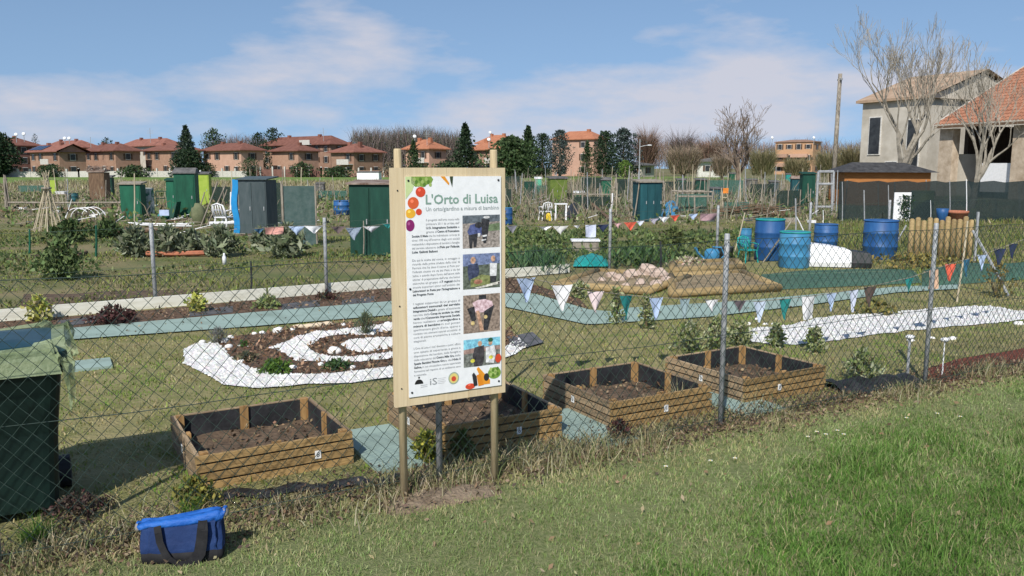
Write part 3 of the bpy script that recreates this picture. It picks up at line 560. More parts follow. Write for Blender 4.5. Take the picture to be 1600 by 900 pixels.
k = (n2 > .36) | (rng.random(N) < .3); x, y, n1, n2 = x[k], y[k], n1[k], n2[k]; N = len(x)
A_ = cols(N, (.23, .27, .07), (.29, .3, .095), (.17, .23, .05)); B_ = cols(N, (.36, .31, .15), (.29, .24, .12), (.41, .36, .2)); C = np.where((rng.random(N) < np.clip((n1-.3)*2, .12, .9))[:, None], A_, B_)
C = C*(.62+.75*fbm(x*5.5, y*5.5, 77))[:, None]*(.72+.55*fbm(x*.9, y*.9, 71))[:, None]
C = np.where((fbm(x*1.6, y*1.6, 79) > .62)[:, None], C*np.array([.72, 1.0, .62]), C)
o = blades('garden_grass', np.stack([x, y, np.full(N, .004)], 1), rng.uniform(.012, .03, N)*np.clip(n2*1.8, .5, 1.5), rng.uniform(.005, .011, N), C, lean=1.3); tag(o, 'short mossy yellow green turf inside the garden', 'grass', kind='stuff')
# dry tufts and leaf litter along the foot of the fence
x = rng.uniform(-3.2, 7.5, 17000); dd = rng.normal(.0, .14, len(x)); y = fence_y(x)-dd; n1 = fbm(x*2.3, dd*3+5, 31); k = n1 > .47; x, y, n1 = x[k], y[k], n1[k]; N = len(x)
o = blades('dry_grass', np.stack([x, y, np.zeros(N)], 1), rng.uniform(.03, .15, N)*np.clip((n1-.36)*3.6, .2, 1.3), rng.uniform(.003, .006, N), cols(N, (.34, .29, .17), (.26, .22, .12), (.2, .2, .09), (.13, .17, .06), (.4, .36, .24)), DRY, lean=1.2); tag(o, 'dry tangled grass along the foot of the chain link fence', 'dry grass', kind='stuff')
x = rng.uniform(-3.2, 4.4, 15000); y = fence_y(x)+rng.normal(.06, .17, len(x)); N = len(x)
o = leaves('leaf_litter', np.stack([x, y, rng.uniform(.006, .035, N)], 1), rng.uniform(.008, .034, N), cols(N, (.17, .11, .07), (.12, .08, .055), (.26, .2, .13), (.08, .06, .045), var=.3), DRY, up=.15); tag(o, 'brown dead leaves heaped under the fence', 'leaf litter', kind='stuff')
x = rng.uniform(-1.2, .3, 2500); y = fence_y(x)-rng.normal(.22, .1, len(x)); N = len(x)
e = P(640, 785); mo = MB(); n = 14
vs = [((i/n-.5)*.7, (j/n-.5)*.28, max(-.01, .035*(1-((i/n-.5)*2)**2)*(1-((j/n-.5)*2)**2)*(.6+.9*float(fbm(i*.6, j*.6, 5)))-.004)) for j in range(n+1) for i in range(n+1)]
mo.add(vs, [(j*(n+1)+i, j*(n+1)+i+1, (j+1)*(n+1)+i+1, (j+1)*(n+1)+i) for j in range(n) for i in range(n)])
o = mo.build('dug_soil', M('dug_soil', (.15, .11, .075), (.26, .2, .14), .95, 12, 7, bump=1), loc=P(690, 776), rz=FA, smooth=True); o['kind'] = 'structure'
for i, (a, b) in enumerate([((1276, 682), 0), ((1290, 686), 0), ((1262, 690), 0), ((1308, 680), 0), ((1416, 660), 0), ((1464, 653), 0), ((1500, 658), 0), ((1110, 728), 0), ((1040, 737), 0), ((1148, 724), 0), ((1318, 686), 0)]):
    p = P(*a); mb = MB()
    for q in range(7): t = q*.9; mb.add([(0, 0, .03), (.011*math.cos(t-.3), .011*math.sin(t-.3), .034), (.013*math.cos(t), .013*math.sin(t), .033), (.011*math.cos(t+.3), .011*math.sin(t+.3), .034)], [(0, 1, 2, 3)], 0)
    mb.blob((0, 0, .033), (.004, .004, .003), i, 6, 4, 0, 1); mb.tube([(0, 0, 0), (.002, 0, .03)], .0012, 4, 2)
    tag(mb.build('daisy', [m_white, flat('daisy_yellow', (.7, .5, .05)), flat('stem_green', (.08, .16, .03))], loc=p), 'tiny white daisy in the mown verge', 'daisy', 'daisies in the verge')
# black membrane edges showing under the fence
m_mem = M('black_membrane', (.012, .012, .013), (.04, .04, .042), .5, 9, bump=.6)
def membrane(lab, pa, pb, hh, wv, seed):
    a, b = P(*pa), P(*pb); d = b-a; n = 26; mb = MB(); r = random.Random(seed); vs = []
    side = Vector((-d.y, d.x, 0)).normalized()
    for i in range(n+1):
        for j in range(6):
            t, u = i/n, j/5; vs.append(a+d*t+side*((u-.3)*wv+.03*math.sin(i*.8))+Vector((0, 0, .008+hh*math.sin(math.pi*u)*(.45+.55*abs(math.sin(i*.7+seed)))+r.uniform(0, .012))))
    mb.add(vs, [(i*6+j, (i+1)*6+j, (i+1)*6+j+1, i*6+j+1) for i in range(n) for j in range(5)])
    return tag(mb.build('membrane', m_mem, smooth=True), lab, 'membrane')
membrane('crumpled black membrane edge in front of the bed by the bin', (350, 782), (640, 752), .022, .12, 1)
membrane('black membrane heap on the ground by the far fence post', (1306, 614), (1440, 602), .07, .34, 4)
o, _ = sheet('dark_sheet', [(792, 530), (832, 522), (850, 538), (824, 546), (800, 544)], .024, M('grey_fabric', (.07, .07, .075), (.13, .13, .14), .8, 9), kind=None); tag(o, 'dark grey fabric sheet lying on the lawn beside the sign', 'sheet')
# ------------------------------------------------------------ plants
def shrub(name, px, py, wpx, hpx, cs, label, n=500, ls=.04, up=.5, shape='round', group=None, aspect=.5, stemc=(.12, .09, .05), cat='shrub', mat=LEAF):
    p = P(px, py); wv = wpx*p.y/F*.5; hv = hpx*p.y/F
    t = T(name, label, cat, p, random.uniform(0, 6), group)
    a = rng.uniform(0, 2*np.pi, n); zf = rng.random(n)
    if shape == 'round': rad = np.sqrt(rng.random(n))*np.sin(np.pi*np.clip(zf*.8+.18, 0, 1))
    elif shape == 'mound': rad = np.sqrt(rng.random(n)); zf = zf**.6*np.sqrt(np.maximum(0, 1-rad**2))
    else: rad = np.sqrt(rng.random(n))*(.35+.65*(1-zf))
    lob = 1+.35*np.sin(a*3+1)*np.sin(zf*7)
    pos = np.stack([rad*lob*wv*np.cos(a), rad*lob*wv*np.sin(a), zf*hv*.9+.01], 1)
    leaves('foliage', pos, rng.uniform(.6, 1.3, n)*ls, cols(n, *cs, var=.25), mat, up=up, aspect=aspect, parent=t)
    mb = MB()
    for i in range(9): q = i*.7; mb.tube([(0, 0, 0), (wv*.3*math.cos(q), wv*.3*math.sin(q), hv*.45), (wv*.6*math.cos(q), wv*.6*math.sin(q), hv*.85)], [.006, .004, .002], 4)
    mb.build('stems', M('stem', stemc, None, .9), t); return t
YV = [(.42, .42, .08), (.3, .36, .08), (.5, .48, .16)]; GV = [(.1, .16, .04), (.17, .23, .07), (.3, .33, .15)]; DR = [(.07, .03, .03), (.1, .045, .04), (.05, .03, .025)]; PG = [(.22, .27, .1), (.3, .33, .16), (.15, .2, .06)]
shrub('shrub', 62, 503, 34, 42, YV+[(.55, .5, .3)], 'upright yellow variegated shrub by the cream edging near the bin', 420, .07)
shrub('shrub', 180, 506, 62, 30, DR, 'low dark red shrub on the bark strip', 500, .06, shape='mound')
shrub('shrub', 308, 488, 30, 28, YV, 'small bright yellow shrub on the bark strip beside cream board', 260, .07)
shrub('shrub', 418, 482, 34, 20, PG, 'low pale green shrub on the bark strip behind the spiral bed', 260, .06, shape='mound')
shrub('shrub', 510, 469, 30, 14, DR+[(.12, .1, .05)], 'tiny brown shrub on the bark strip beside the wooden sign', 200, .05, shape='mound')
shrub('lavender', 342, 538, 30, 22, [(.16, .17, .15), (.22, .22, .2)], 'small grey lavender at the rim of the spiral bed', 260, .06, 1.6, aspect=.12)
shrub('rosemary', 571, 524, 30, 34, [(.1, .13, .07), (.15, .18, .1)], 'upright rosemary plant at the back of the spiral bed', 420, .07, 2, aspect=.12)
shrub('herb', 432, 584, 46, 25, [(.06, .13, .02), (.1, .18, .03)], 'rounded bright green herb cushion in the spiral bed', 800, .03, shape='mound', cat='herb')
shrub('herb', 526, 578, 40, 16, [(.04, .09, .03), (.07, .13, .04)], 'flat dark green herb cushion in the spiral bed', 500, .03, shape='mound', cat='herb')
shrub('herb', 381, 543, 14, 10, [(.06, .14, .03)], 'tiny green seedling among stones of the spiral bed', 80, .03, shape='mound', cat='herb')
shrub('herb', 385, 565, 34, 14, [(.1, .1, .06), (.15, .13, .08)], 'small brownish herb in the bark of the spiral bed', 200, .04, shape='mound', cat='herb')
shrub('shrub', 668, 724, 46, 52, [(.2, .22, .04), (.36, .36, .06), (.1, .14, .03)], 'yellow green shrub at the foot of the sign', 330, .05)
shrub('shrub', 722, 712, 40, 40, [(.1, .14, .04), (.14, .19, .06)], 'thin green shrub behind the metal post under the sign', 130, .045)
shrub('heather', 120, 806, 100, 34, [(.07, .05, .045), (.1, .075, .06), (.06, .045, .04), (.12, .1, .07), (.12, .05, .05)], 'dark brownish purple heather tangle beside the green bin', 800, .022, shape='mound', cat='shrub')
shrub('shrub', 305, 790, 70, 46, [(.3, .27, .06), (.2, .2, .05), (.1, .15, .04)], 'yellowing shrub behind the blue tote bag', 420, .035)
shrub('heather', 968, 690, 40, 36, DR, 'small dark purple shrub in front of the third bed', 380, .03, cat='shrub')
for i, (a, b, wv, hv, lab) in enumerate([(905, 466, 32, 26, 'pale shrub hanging over the path under the white flag'), (962, 506, 30, 60, 'tall pale green shrub under the teal flag'), (1010, 514, 28, 56, 'tall pale green shrub under the pale blue flag'), (1076, 548, 60, 48, 'broad pale green shrub behind the bed by the path'),
        (1120, 545, 46, 54, 'pale green shrub behind the tall fence post'), (1155, 540, 40, 40, 'pale shrub at the start of the white gravel path'), (1212, 542, 28, 36, 'slim pale shrub against the white gravel path'), (1272, 552, 32, 42, 'pointed pale shrub behind the farthest bed'), (1345, 596, 60, 52, 'loose pale green shrub beside the farthest bed')]):
    shrub('variegated_shrub', a, b, wv, hv, PG+[(.4, .42, .27)], lab, 380, .05, shape='cone' if hv > wv else 'round', group='variegated shrubs in the garden')
# small white label posts by the far bed
for x, y, hpx, lab in ((1417, 597, 72, 'short green stake with a white cap beside the fence post'), (1472, 588, 58, 'thin white stake in the red bark')):
    p = P(x, y); s_ = hpx*p.y/F; t = T('stake', lab, 'stake', p)
    MB().lathe([(.012 if x < 1450 else .006, 0), (.011 if x < 1450 else .005, s_)], 8).build('shaft', m_galv if x < 1450 else m_white, t); MB().blob((0, 0, s_+.01), (.04, .03, .018), 2, 8, 5, .1).build('cap', m_white, t, True)
for i, (x, y, r) in enumerate([(1423, 534, 11), (1456, 530, 9), (1488, 531, 12), (1592, 508, 14), (1210, 508, 9), (1196, 508, 8), (1168, 508, 10), (1183, 500, 8)]):
    p = P(x, y); q = r*p.y/F/2*1.2; tag(MB().blob((0, 0, q*.3), (q, q*.8, q*.5), i+9, 8, 5, .15).build('white_stone', m_stone, None, True, loc=p), ['round white stone beside the far fence post, left one', 'small white stone behind the far fence post', 'white stone by the thin white stake', 'white stone at the end of the curved gravel path', 'white stone under the teal flag, larger', 'white stone under the teal flag, smaller', 'white stone beside the pale blue flag', 'little white stone under the grey flag'][i], 'stone', 'loose white stones on the lawn')
# ------------------------------------------------------------ bunting
def flag(kind, wv, hv, c, seed):
    r = random.Random(seed); n = 6; vs = []; fs = []; tw = r.uniform(-.5, .5)
    for j in range(n+1):
        v = j/n; half = wv/2*((1-v)*.96+.04 if kind == 't' else 1-.12*v)
        for i in range(n+1):
            u = i/n*2-1; x = u*half+tw*.12*wv*v; vs.append((x, .09*wv*math.sin(u*2.4+v*2+seed)*(.3+v)+tw*.15*v*wv, -hv*v*(1-.04*u*u)+.03*wv*(1-u*u)*(1 if j == 0 else 0)*-1))
    for j in range(n):
        for i in range(n): a = j*(n+1)+i; fs.append((a, a+1, a+n+2, a+n+1))
    return MB().add(vs, fs).mesh('flag', M('cloth_%d_%d_%d' % tuple(int(x*99) for x in c), tuple(x*.85 for x in c), tuple(min(1, x*1.1) for x in c), .85, 30, bump=.1), True)
def bunting(label, pts, flags):
    """pts: (px, py, Y) along the cord; flags: (px, py, width px, height px, colour, kind)"""
    cps = [AT(*p) for p in pts]; t = T('bunting', label, 'bunting', (cps[0].x, cps[0].y, 0))
    cv = []
    for i in range(len(cps)-1):
        for k in range(6): cv.append(cps[i].lerp(cps[i+1], k/6)-t.location)
    cv.append(cps[-1]-t.location); MB().tube(cv, .003, 5).build('cord', m_oldwood, t)
    for i, (px, py, wp, hp, c, kd) in enumerate(flags):
        for j in range(len(pts)-1):
            if pts[j][0] <= px <= pts[j+1][0]: q = (px-pts[j][0])/(pts[j+1][0]-pts[j][0]); Y = pts[j][2]+(pts[j+1][2]-pts[j][2])*q; yy = pts[j][1]+(pts[j+1][1]-pts[j][1])*q; break
        p = AT(px, yy, Y); link('flag', flag(kd, wp*Y/F, hp*Y/F, c, i*1.7), t, p-t.location, R(random.uniform(5, 35)))
W_, LB, TL, NV, OR, RD, PK = (.75, .75, .76), (.4, .5, .68), (.02, .2, .19), (.02, .03, .07), (.7, .36, .22), (.66, .12, .07), (.7, .42, .42)
fl1 = [(822, 0, 34, 40, LB, 't'), (878, 0, 36, 42, W_, 't'), (931, 0, 28, 36, (.72, .6, .6), 't'), (979, 0, 28, 40, TL, 't'), (1025, 0, 26, 36, LB, 't'), (1070, 0, 22, 32, (.3, .4, .42), 't'), (1113, 0, 26, 20, W_, 't'), (1156, 0, 22, 18, (.1, .08, .09), 't'), (1187, 0, 24, 34, (.5, .58, .7), 't'), (1227, 0, 22, 34, TL, 't'), (1264, 0, 28, 38, W_, 'r'), (1299, 0, 20, 30, LB, 't'), (1334, 0, 20, 36, (.55, .6, .74), 't'), (1360, 0, 26, 34, (.1, .07, .06), 't'), (1421, 0, 16, 26, TL, 't'), (1459, 0, 26, 32, (.62, .4, .27), 'r'), (1485, 0, 20, 28, RD, 't'), (1511, 0, 18, 28, (.03, .12, .2), 't'), (1535, 0, 18, 26, LB, 't'), (1562, 0, 22, 26, NV, 't'), (1583, 0, 16, 24, NV, 't')]
rope1 = [(780, 432, 6.2), (822, 434, 6.3), (878, 445, 6.4), (931, 455, 6.6), (979, 461, 6.7), (1025, 465, 6.8), (1113, 468, 7.1), (1187, 471, 7.3), (1264, 463, 7.5), (1334, 453, 7.8), (1421, 434, 8.1), (1485, 412, 8.4), (1535, 398, 8.6), (1600, 374, 8.9), (1750, 322, 9.5)]
bunting('string of triangular cloth flags sagging across the garden behind the beds', rope1, fl1)
for (px, py, Y), lab in ((rope1[0], 'thin stake behind the sign tying up the near bunting'), (rope1[-1], 'thin stake at the far end of the near bunting')):
    q = AT(px, py, Y); tag(MB().tube([(0, 0, 0), (0, 0, q.z+.05)], .014, 7).build('stake', m_oldwood, loc=(q.x, q.y, 0)), lab, 'stake')
bunting('string of flags along the far fence, on the side of the green sheds', [(395, 358, 10.6), (430, 354, 10.9), (512, 352, 11.1), (560, 356, 11.5), (640, 344, 12)], [(404, 0, 18, 8, (.05, .12, .2), 't'), (428, 0, 30, 12, (.72, .36, .3), 'r'), (463, 0, 26, 14, LB, 't'), (490, 0, 30, 13, W_, 't'), (528, 0, 24, 12, (.12, .09, .09), 't'), (552, 0, 26, 20, (.3, .36, .45), 't'), (580, 0, 28, 10, (.6, .6, .63), 't'), (606, 0, 18, 8, TL, 't')])
bunting('string of flags along the far fence in front of the teal shed', [(785, 352, 12.4), (843, 354, 12.8), (900, 352, 13.2), (955, 350, 13.6), (1000, 345, 14), (1060, 335, 14.5), (1130, 332, 15.2)], [(800, 0, 18, 12, (.2, .2, .23), 't'), (852, 0, 24, 6, W_, 't'), (876, 0, 26, 14, (.6, .6, .58), 't'), (902, 0, 16, 5, W_, 't'), (923, 0, 18, 20, (.55, .6, .75), 'r'), (942, 0, 20, 12, NV, 't'), (966, 0, 14, 8, PK, 't'), (985, 0, 24, 14, RD, 't'), (1000, 0, 14, 8, (.6, .64, .75), 't'), (1022, 0, 18, 9, (.4, .38, .45), 't'), (1038, 0, 18, 10, W_, 't'), (1054, 0, 22, 10, RD, 't'), (1083, 0, 18, 9, LB, 't'), (1108, 0, 34, 12, (.4, .26, .28), 'r')])
# ------------------------------------------------------------ log-edged beds behind the path
def logbed(label, pix, levels, r=.055, gap_side=None):
    pts = [P(*p) for p in pix]; c = sum(pts, Vector())/len(pts); t = T('log_bed', label, 'raised bed', (c.x, c.y, 0), 0, 'log edged beds')
    for i in range(len(pts)):
        if gap_side == i: continue
        a, b = pts[i]-c, pts[(i+1) % len(pts)]-c
        for l in range(levels):
            d = b-a; MB().tube([(-d.length/2-.03, 0, 0), (0, 0, .004), (d.length/2+.03, 0, 0)], [r*.98, r, r*.96], 9).build('log', m_log, t, True, loc=(a.x/2+b.x/2, a.y/2+b.y/2, r+l*r*1.9), rz=math.atan2(d.y, d.x))
    MB().add([(p.x-c.x, p.y-c.y, r*1.2) for p in pts], [tuple(range(len(pts)))]).build('soil', M('straw_mulch', (.16, .12, .07), (.33, .26, .16), .95, 9, 8, bump=1), t); return t, c
t, c = logbed('log edged bed filled with pinkish rocks behind the path', [(868, 452), (1010, 462), (1075, 440), (935, 430)], 1, .06)
m_rock = M('pink_rock', (.36, .27, .22), (.55, .44, .37), .85, 6, 7, bump=.5)
for i, (x, y, s_) in enumerate([(985, 440, 26), (1012, 436, 34), (1030, 440, 28), (968, 446, 22), (1000, 452, 20), (1025, 455, 22), (955, 440, 18), (1042, 446, 18), (978, 455, 14), (940, 446, 14)]):
    p = P(x, y)-c; q = s_*P(x, y).y/F/2; MB().blob((0, 0, 0), (q, q*.8, q*.75), i+60, 8, 6, .22).build('rock', m_rock, t, loc=(p.x, p.y, .05+q*.4))
logbed('large log edged bed under the green netting', [(1050, 466), (1215, 456), (1160, 432), (1048, 438)], 1, .06)
logbed('narrow log edged bed farther back beside the watering can', [(1050, 430), (1160, 424), (1150, 414), (1052, 419)], 1, .065)
def hump(name, label, pix, zs, mat, cat, seed=0, n=12):
    """a loose sheet draped over a quadrilateral of ground"""
    a, b, c_, d_ = [P(*p) for p in pix]; vs = []
    for j in range(n+1):
        for i in range(n+1):
            u, v = i/n, j/n; p = a.lerp(b, u).lerp(d_.lerp(c_, u), v); e = (math.sin(math.pi*u)*math.sin(math.pi*v))**.5
            vs.append((p.x, p.y, .02+zs*e*(.45+.9*float(fbm(u*3.1+seed, v*3.1, seed)))))
    return tag(MB().add(vs, [(j*(n+1)+i, j*(n+1)+i+1, (j+1)*(n+1)+i+1, (j+1)*(n+1)+i) for j in range(n) for i in range(n)]).build(name, mat, smooth=True), label, cat)
hump('garden_net', 'dark green netting draped over the beds below the blue barrels', [(1185, 456), (1440, 444), (1430, 424), (1190, 430)], .12, m_gnet, 'net', 3)
hump('garden_net', 'dark green netting lying beside the leaning pole', [(1440, 450), (1640, 436), (1640, 418), (1440, 424)], .22, m_gnet, 'net', 6)
hump('tarpaulin', 'turquoise tarpaulin over a low row behind the far fence', [(895, 418), (952, 418), (948, 405), (899, 405)], .16, m_teal, 'tarp', 8)

# ------------------------------------------------------------ allotment furniture
def hpx(px, py, n): return n*P(px, py).y/F
def barrel(px, py, wp, hp, mat, label, lid=None, rings=True, sides=22, taper=.94, group='barrels in the allotments'):
    p = P(px, py); r = wp*p.y/F/2; h = hp*p.y/F; t = T('barrel', label, 'barrel', p+Vector((0, r, 0)), 0, group)
    pr = [(r*taper, 0), (r*.98, h*.04), (r, h*.3), (r*1.03, h*.32), (r*1.03, h*.35), (r, h*.37), (r, h*.64), (r*1.03, h*.66), (r*1.03, h*.69), (r, h*.71), (r*.98, h*.95), (r*.94, h*.99)]
    MB().lathe(pr, sides).build('drum', mat, t, True); MB().lathe([(r*1.0, h*.965), (r*1.02, h*.985), (r*.99, h*1.005), (r*.9, h*1.006), (r*.88, h*.985)], sides).build('rim', lid or mat, t, True); return t
barrel(1208, 409, 46, 66, m_blue, 'tall dark blue barrel with a teal rim beside the green chair', m_teal)
barrel(1248, 421, 48, 58, m_lblue, 'lighter blue barrel with a teal rim behind the white tank', m_teal)
barrel(1296, 391, 36, 40, m_blue, 'small bright blue barrel standing behind the white tank')
barrel(1385, 407, 52, 62, m_blue, 'wide dark blue barrel next to the ochre palisade')
barrel(793, 351, 16, 26, m_blue, 'blue barrel just beside the right edge of the sign', m_lblue)
barrel(1447, 345, 34, 46, m_olive, 'mossy green barrel behind the ochre palisade')
barrel(113, 317, 13, 15, m_tealshed, 'small ribbed teal barrel beyond the cane wigwam')
barrel(1167, 386, 18, 28, m_lblue, 'pale blue bin behind the green plastic chair', m_lblue)
barrel(532, 336, 26, 22, m_blue, 'low blue tub behind the net panel by the dark shed')
p = P(1495, 352); tt = T('plant_pot', 'large terracotta plant pot behind the ochre palisade', 'pot', p); r = 15*p.y/F; MB().lathe([(r*.8, 0), (r*.98, r*1.25), (r*1.06, r*1.27), (r*1.06, r*1.5), (r*.95, r*1.52), (r*.9, r*1.3)], 20).build('pot', m_terra, tt, True)
p = P(1471, 352); tag(MB().lathe([(.1, 0), (.16, .35), (.17, .5), (.15, .5)], 14).build('water_butt', m_blue, None, True, loc=p), 'narrow blue tub squeezed beside the terracotta pot', 'tub')
# white tank lying on its side
p = P(1298, 419); t = T('white_tank', 'white plastic tank lying on the ground in front of blue barrels', 'tank', p, R(-12)); q = p.y/F
loft(MB(), [[(x, y, z) for y, z in ((0, .02), (.42, .02), (.46, .1), (.44, zz), (.04, zz), (-.02, .1))] for x, zz in ((-52*q, 36*q), (-48*q, 39*q), (0, 34*q), (26*q, 29*q), (30*q, 27*q))]).build('shell', m_white, t)
loft(MB(), [[(x, y, z) for y, z in ((-.01, .02), (.43, .02), (.46, .1), (.44, zz), (.03, zz), (-.03, .1))] for x, zz in ((30*q, 27*q), (58*q, 24*q), (60*q, 20*q))]).build('end_cap', m_dark, t)
# ochre palisade of half-round planks
p = P(1416, 412); e = P(1518, 410); t = T('palisade', 'ochre palisade of upright half round boards', 'fence', p); d = e-p; nb = 11
for i in range(nb):
    hh = (70+3*math.sin(i*2.3))*p.y/F; MB().lathe([(.043, 0), (.045, hh*.5), (.043, hh-.01), (.02, hh+.008)], 9).build('board', m_log, t, True, loc=d*((i+.5)/nb)+Vector((0, 0, 0)))
tag(MB().box((0, 0, .45), (.035, .035, .95)).build('post', m_galv, loc=P(1522, 412)), 'grey square post at the end of the ochre palisade', 'post')
def stick(px, py, tx, ty, r, mat, label, cat='pole', dy=0.0, group=None, name=None):
    a = P(px, py); b = AT(tx, ty, a.y+dy); return tag(MB().tube([(0, 0, 0), (b-a)*.5+Vector((.01, 0, 0)), b-a], [r, r*.95, r*.85], 7).build(name or 'leaning_pole', mat, loc=a), label, cat, group)
stick(1576, 464, 1520, 360, .022, m_galv, 'slanting metal brace leaning to the ochre palisade end', dy=.2)
stick(1495, 472, 1512, 345, .012, m_cane, 'pale cane leaning in front of the ochre palisade')
stick(1385, 405, 1416, 352, .018, m_galv, 'metal brace slanting up from the wide blue barrel')
stick(1192, 410, 1240, 340, .016, m_oldwood, 'wooden stick leaning against the tall blue barrel')
stick(1146, 400, 1164, 332, .014, m_cane, 'pale cane leaning behind the watering can')
stick(1256, 362, 1243, 336, .016, m_white, 'white stake slanting from the faucet pole')
for x, y, ty, r, m, lab in ((1243, 380, 310, .02, m_galv, 'grey pole with a tied bundle above the blue barrels'), (1350, 392, 297, .014, m_galv, 'thin grey pole left of the wide blue barrel'), (1510, 352, 280, .014, m_white, 'white pole beside the terracotta pot'), (1454, 350, 313, .01, m_white, 'white rod before the mossy barrel'), (1427, 340, 313, .012, m_white, 'short white rod left of the mossy barrel'),
        (1286, 350, 328, .012, m_white, 'short white stake above the small blue barrel'), (46, 400, 358, .02, m_green, 'pale green fence stake in the weeds below the canes'), (150, 403, 352, .022, m_green, 'dark green fence stake above the bushy shrub'), (955, 352, 328, .022, m_galv, 'grey stake in front of the diagonal plank'),
        (963, 330, 272, .03, m_oldwood, 'tall grey wooden post between the far cabinets'), (987, 332, 270, .03, m_oldwood, 'tall grey wooden post left of the teal shed'), (1032, 426, 377, .018, m_dark, 'dark green stake right of the turquoise tarpaulin'), (392, 468, 408, .013, m_dark, 'short dark stake on the cream edging board'),
        (210, 352, 271, .02, m_cane, 'pale pole before the green cabinet'), (362, 330, 265, .02, m_cane, 'tall pale pole beside the blue slab'), (1085, 345, 305, .03, m_oldwood, 'grey post of the netted frame, nearer one'), (618, 402, 330, .012, m_cane, 'cane beside the big dark green shed'), (600, 400, 316, .012, m_cane, 'pale cane before the big dark green shed'), (568, 402, 345, .012, m_oldwood, 'grey cane at the corner of the dark green shed')):
    stick(x, y, x, ty, r, m, lab, 'stake')
for i in range(9):
    px = [1316, 1324, 1372, 1388, 1398, 1447, 1484, 1556, 1592][i]; stick(px-(6 if i == 1 else 0), 350-(i % 3)*4, px, [284, 282, 285, 289, 284, 281, 283, 300, 284][i], .014, m_galv, 'thin grey post of the dark shade netting', 'post', group='posts along the shade netting', name='net_post')
# bundle of canes
p = P(78, 362); t = T('cane_wigwam', 'wigwam of tall pale canes tied near the top', 'canes', p); hw = 92*p.y/F; rd = random.Random(5)
for i in range(16):
    a = i*2*math.pi/16; bx, by = .34*math.cos(a)+rd.uniform(-.06, .06), .34*math.sin(a)+rd.uniform(-.06, .06); k = rd.uniform(.78, 1.05); tx, ty = rd.uniform(-.06, .06)-bx*.25, rd.uniform(-.06, .06)-by*.25
    MB().tube([(bx, by, 0), (tx, ty, hw*k)], [.014, .009], 6).build('cane', m_cane, t)
MB().lathe([(.12, 0), (.125, .03), (.12, .05)], 10).build('tie', m_oldwood, t, loc=(0, 0, hw*.72))
p = P(12, 330); t = T('cane_bundle', 'old grey upright bundle of canes at the far left', 'canes', p)
for i in range(9): a = i*.7; MB().tube([(.1*math.cos(a), .1*math.sin(a), 0), (.05*math.sin(a*2), .05*math.cos(a*3), 1.35+.1*math.sin(i*3))], .02, 5).build('cane', m_oldwood, t)
# hoops
p = P(122, 343); t = T('hoop_tunnel', 'row of white plastic hoops over a bed', 'hoops', p)
for i in range(4): MB().tube([(.42*math.cos(a), i*.25, .42*math.sin(a)*.9) for a in np.linspace(0, math.pi, 13)], .013, 6).build('hoop', m_white, t, True, loc=(i*.05, 0, 0))
# sheds
def shed(px, py, wp, hp, mat, label, roof=None, roofmat=None, depth=.7, rz=0, doors=1, cat='shed', name='tool_shed', ribs=0, over=.05, slope=.06):
    p = P(px, py); wv = wp*p.y/F; hv = hp*p.y/F; dv = wv*depth; t = T(name, label, cat, p+Vector((0, dv/2, 0)), rz)
    MB().box((0, 0, hv/2), (wv, dv, hv)).build('body', mat, t)
    if roof is not None:
        rh = max(.03, roof*p.y/F); mb = MB(); x0, y0 = wv/2+over, dv/2+over
        if roof > 4: mb.add([(-x0, -y0, hv), (x0, -y0, hv), (x0, y0, hv), (-x0, y0, hv), (-x0, -y0, hv+.02), (x0, -y0, hv+.02), (x0*.9, 0, hv+rh), (-x0*.9, 0, hv+rh), (x0, y0, hv+.02), (-x0, y0, hv+.02)], [(3, 2, 1, 0), (0, 1, 5, 4), (4, 5, 6, 7), (6, 8, 9, 7), (1, 2, 8, 5), (5, 8, 6), (2, 3, 9, 8), (3, 0, 4, 9), (9, 4, 7)])
        else: mb.add([(-x0, -y0, hv+.004), (x0, -y0, hv+.004), (x0, y0, hv+slope), (-x0, y0, hv+slope), (-x0, -y0, hv+rh), (x0, -y0, hv+rh), (x0, y0, hv+rh+slope), (-x0, y0, hv+rh+slope)], [(3, 2, 1, 0), (4, 5, 6, 7), (0, 1, 5, 4), (1, 2, 6, 5), (2, 3, 7, 6), (3, 0, 4, 7)])
        mb.build('roof', roofmat or m_roofgrey, t)
    for k in range(doors):
        dw = wv/doors*.9; d_ = MB().box((0, 0, 0), (dw, .016, hv*.93)).build('door', mat, t, loc=(-wv/2+wv/doors*(k+.5), -dv/2-.009, hv*.49)); MB().box((dw*.38, -.015, 0), (.02, .02, .1)).build('handle', m_galv, d_)
    for k in range(ribs): MB().box((0, 0, 0), (.02, .02, hv*.96)).build('rib', mat, t, loc=(-wv/2+wv*(k+.5)/ribs, -dv/2-.027, hv*.5))
    return t
shed(583, 401, 66, 112, m_dgreen, 'big dark green metal shed with rusty roof left of the sign', 3, m_rust, .9, R(-6), 2, slope=.05)
shed(289, 344, 31, 72, m_green, 'tall green tool shed with a grey pitched roof', 9, m_roofgrey, .9, R(8))
shed(268, 331, 13, 48, m_green, 'narrow green locker against the tall green shed', 2, m_dgreen)
shed(206, 343, 32, 54, m_green, 'green cabinet with a pale frame standing among canes', 2, m_oldwood, .6)
shed(232, 341, 15, 47, M('peeling_green', (.03, .16, .1), (.62, .63, .6), .7, 5, 6, lo=.42, hi=.52), 'peeling white and green cupboard next to the cabinet', None, None, .5)
shed(317, 321, 22, 48, m_lime, 'lime green cupboard behind the leaning poles', 2, m_roofgrey, .5)
shed(153, 316, 24, 46, m_brown, 'brown wooden hut with junk on its roof', 2, m_rust, .8)
shed(170, 312, 13, 34, m_dgreen, 'dark green box leaning on the brown wooden hut', 2, m_roofgrey, .6)
shed(400, 368, 46, 86, m_slate, 'slate grey sheet metal shed beside the blue slab', 2, m_slate, .8, R(-10), 2)
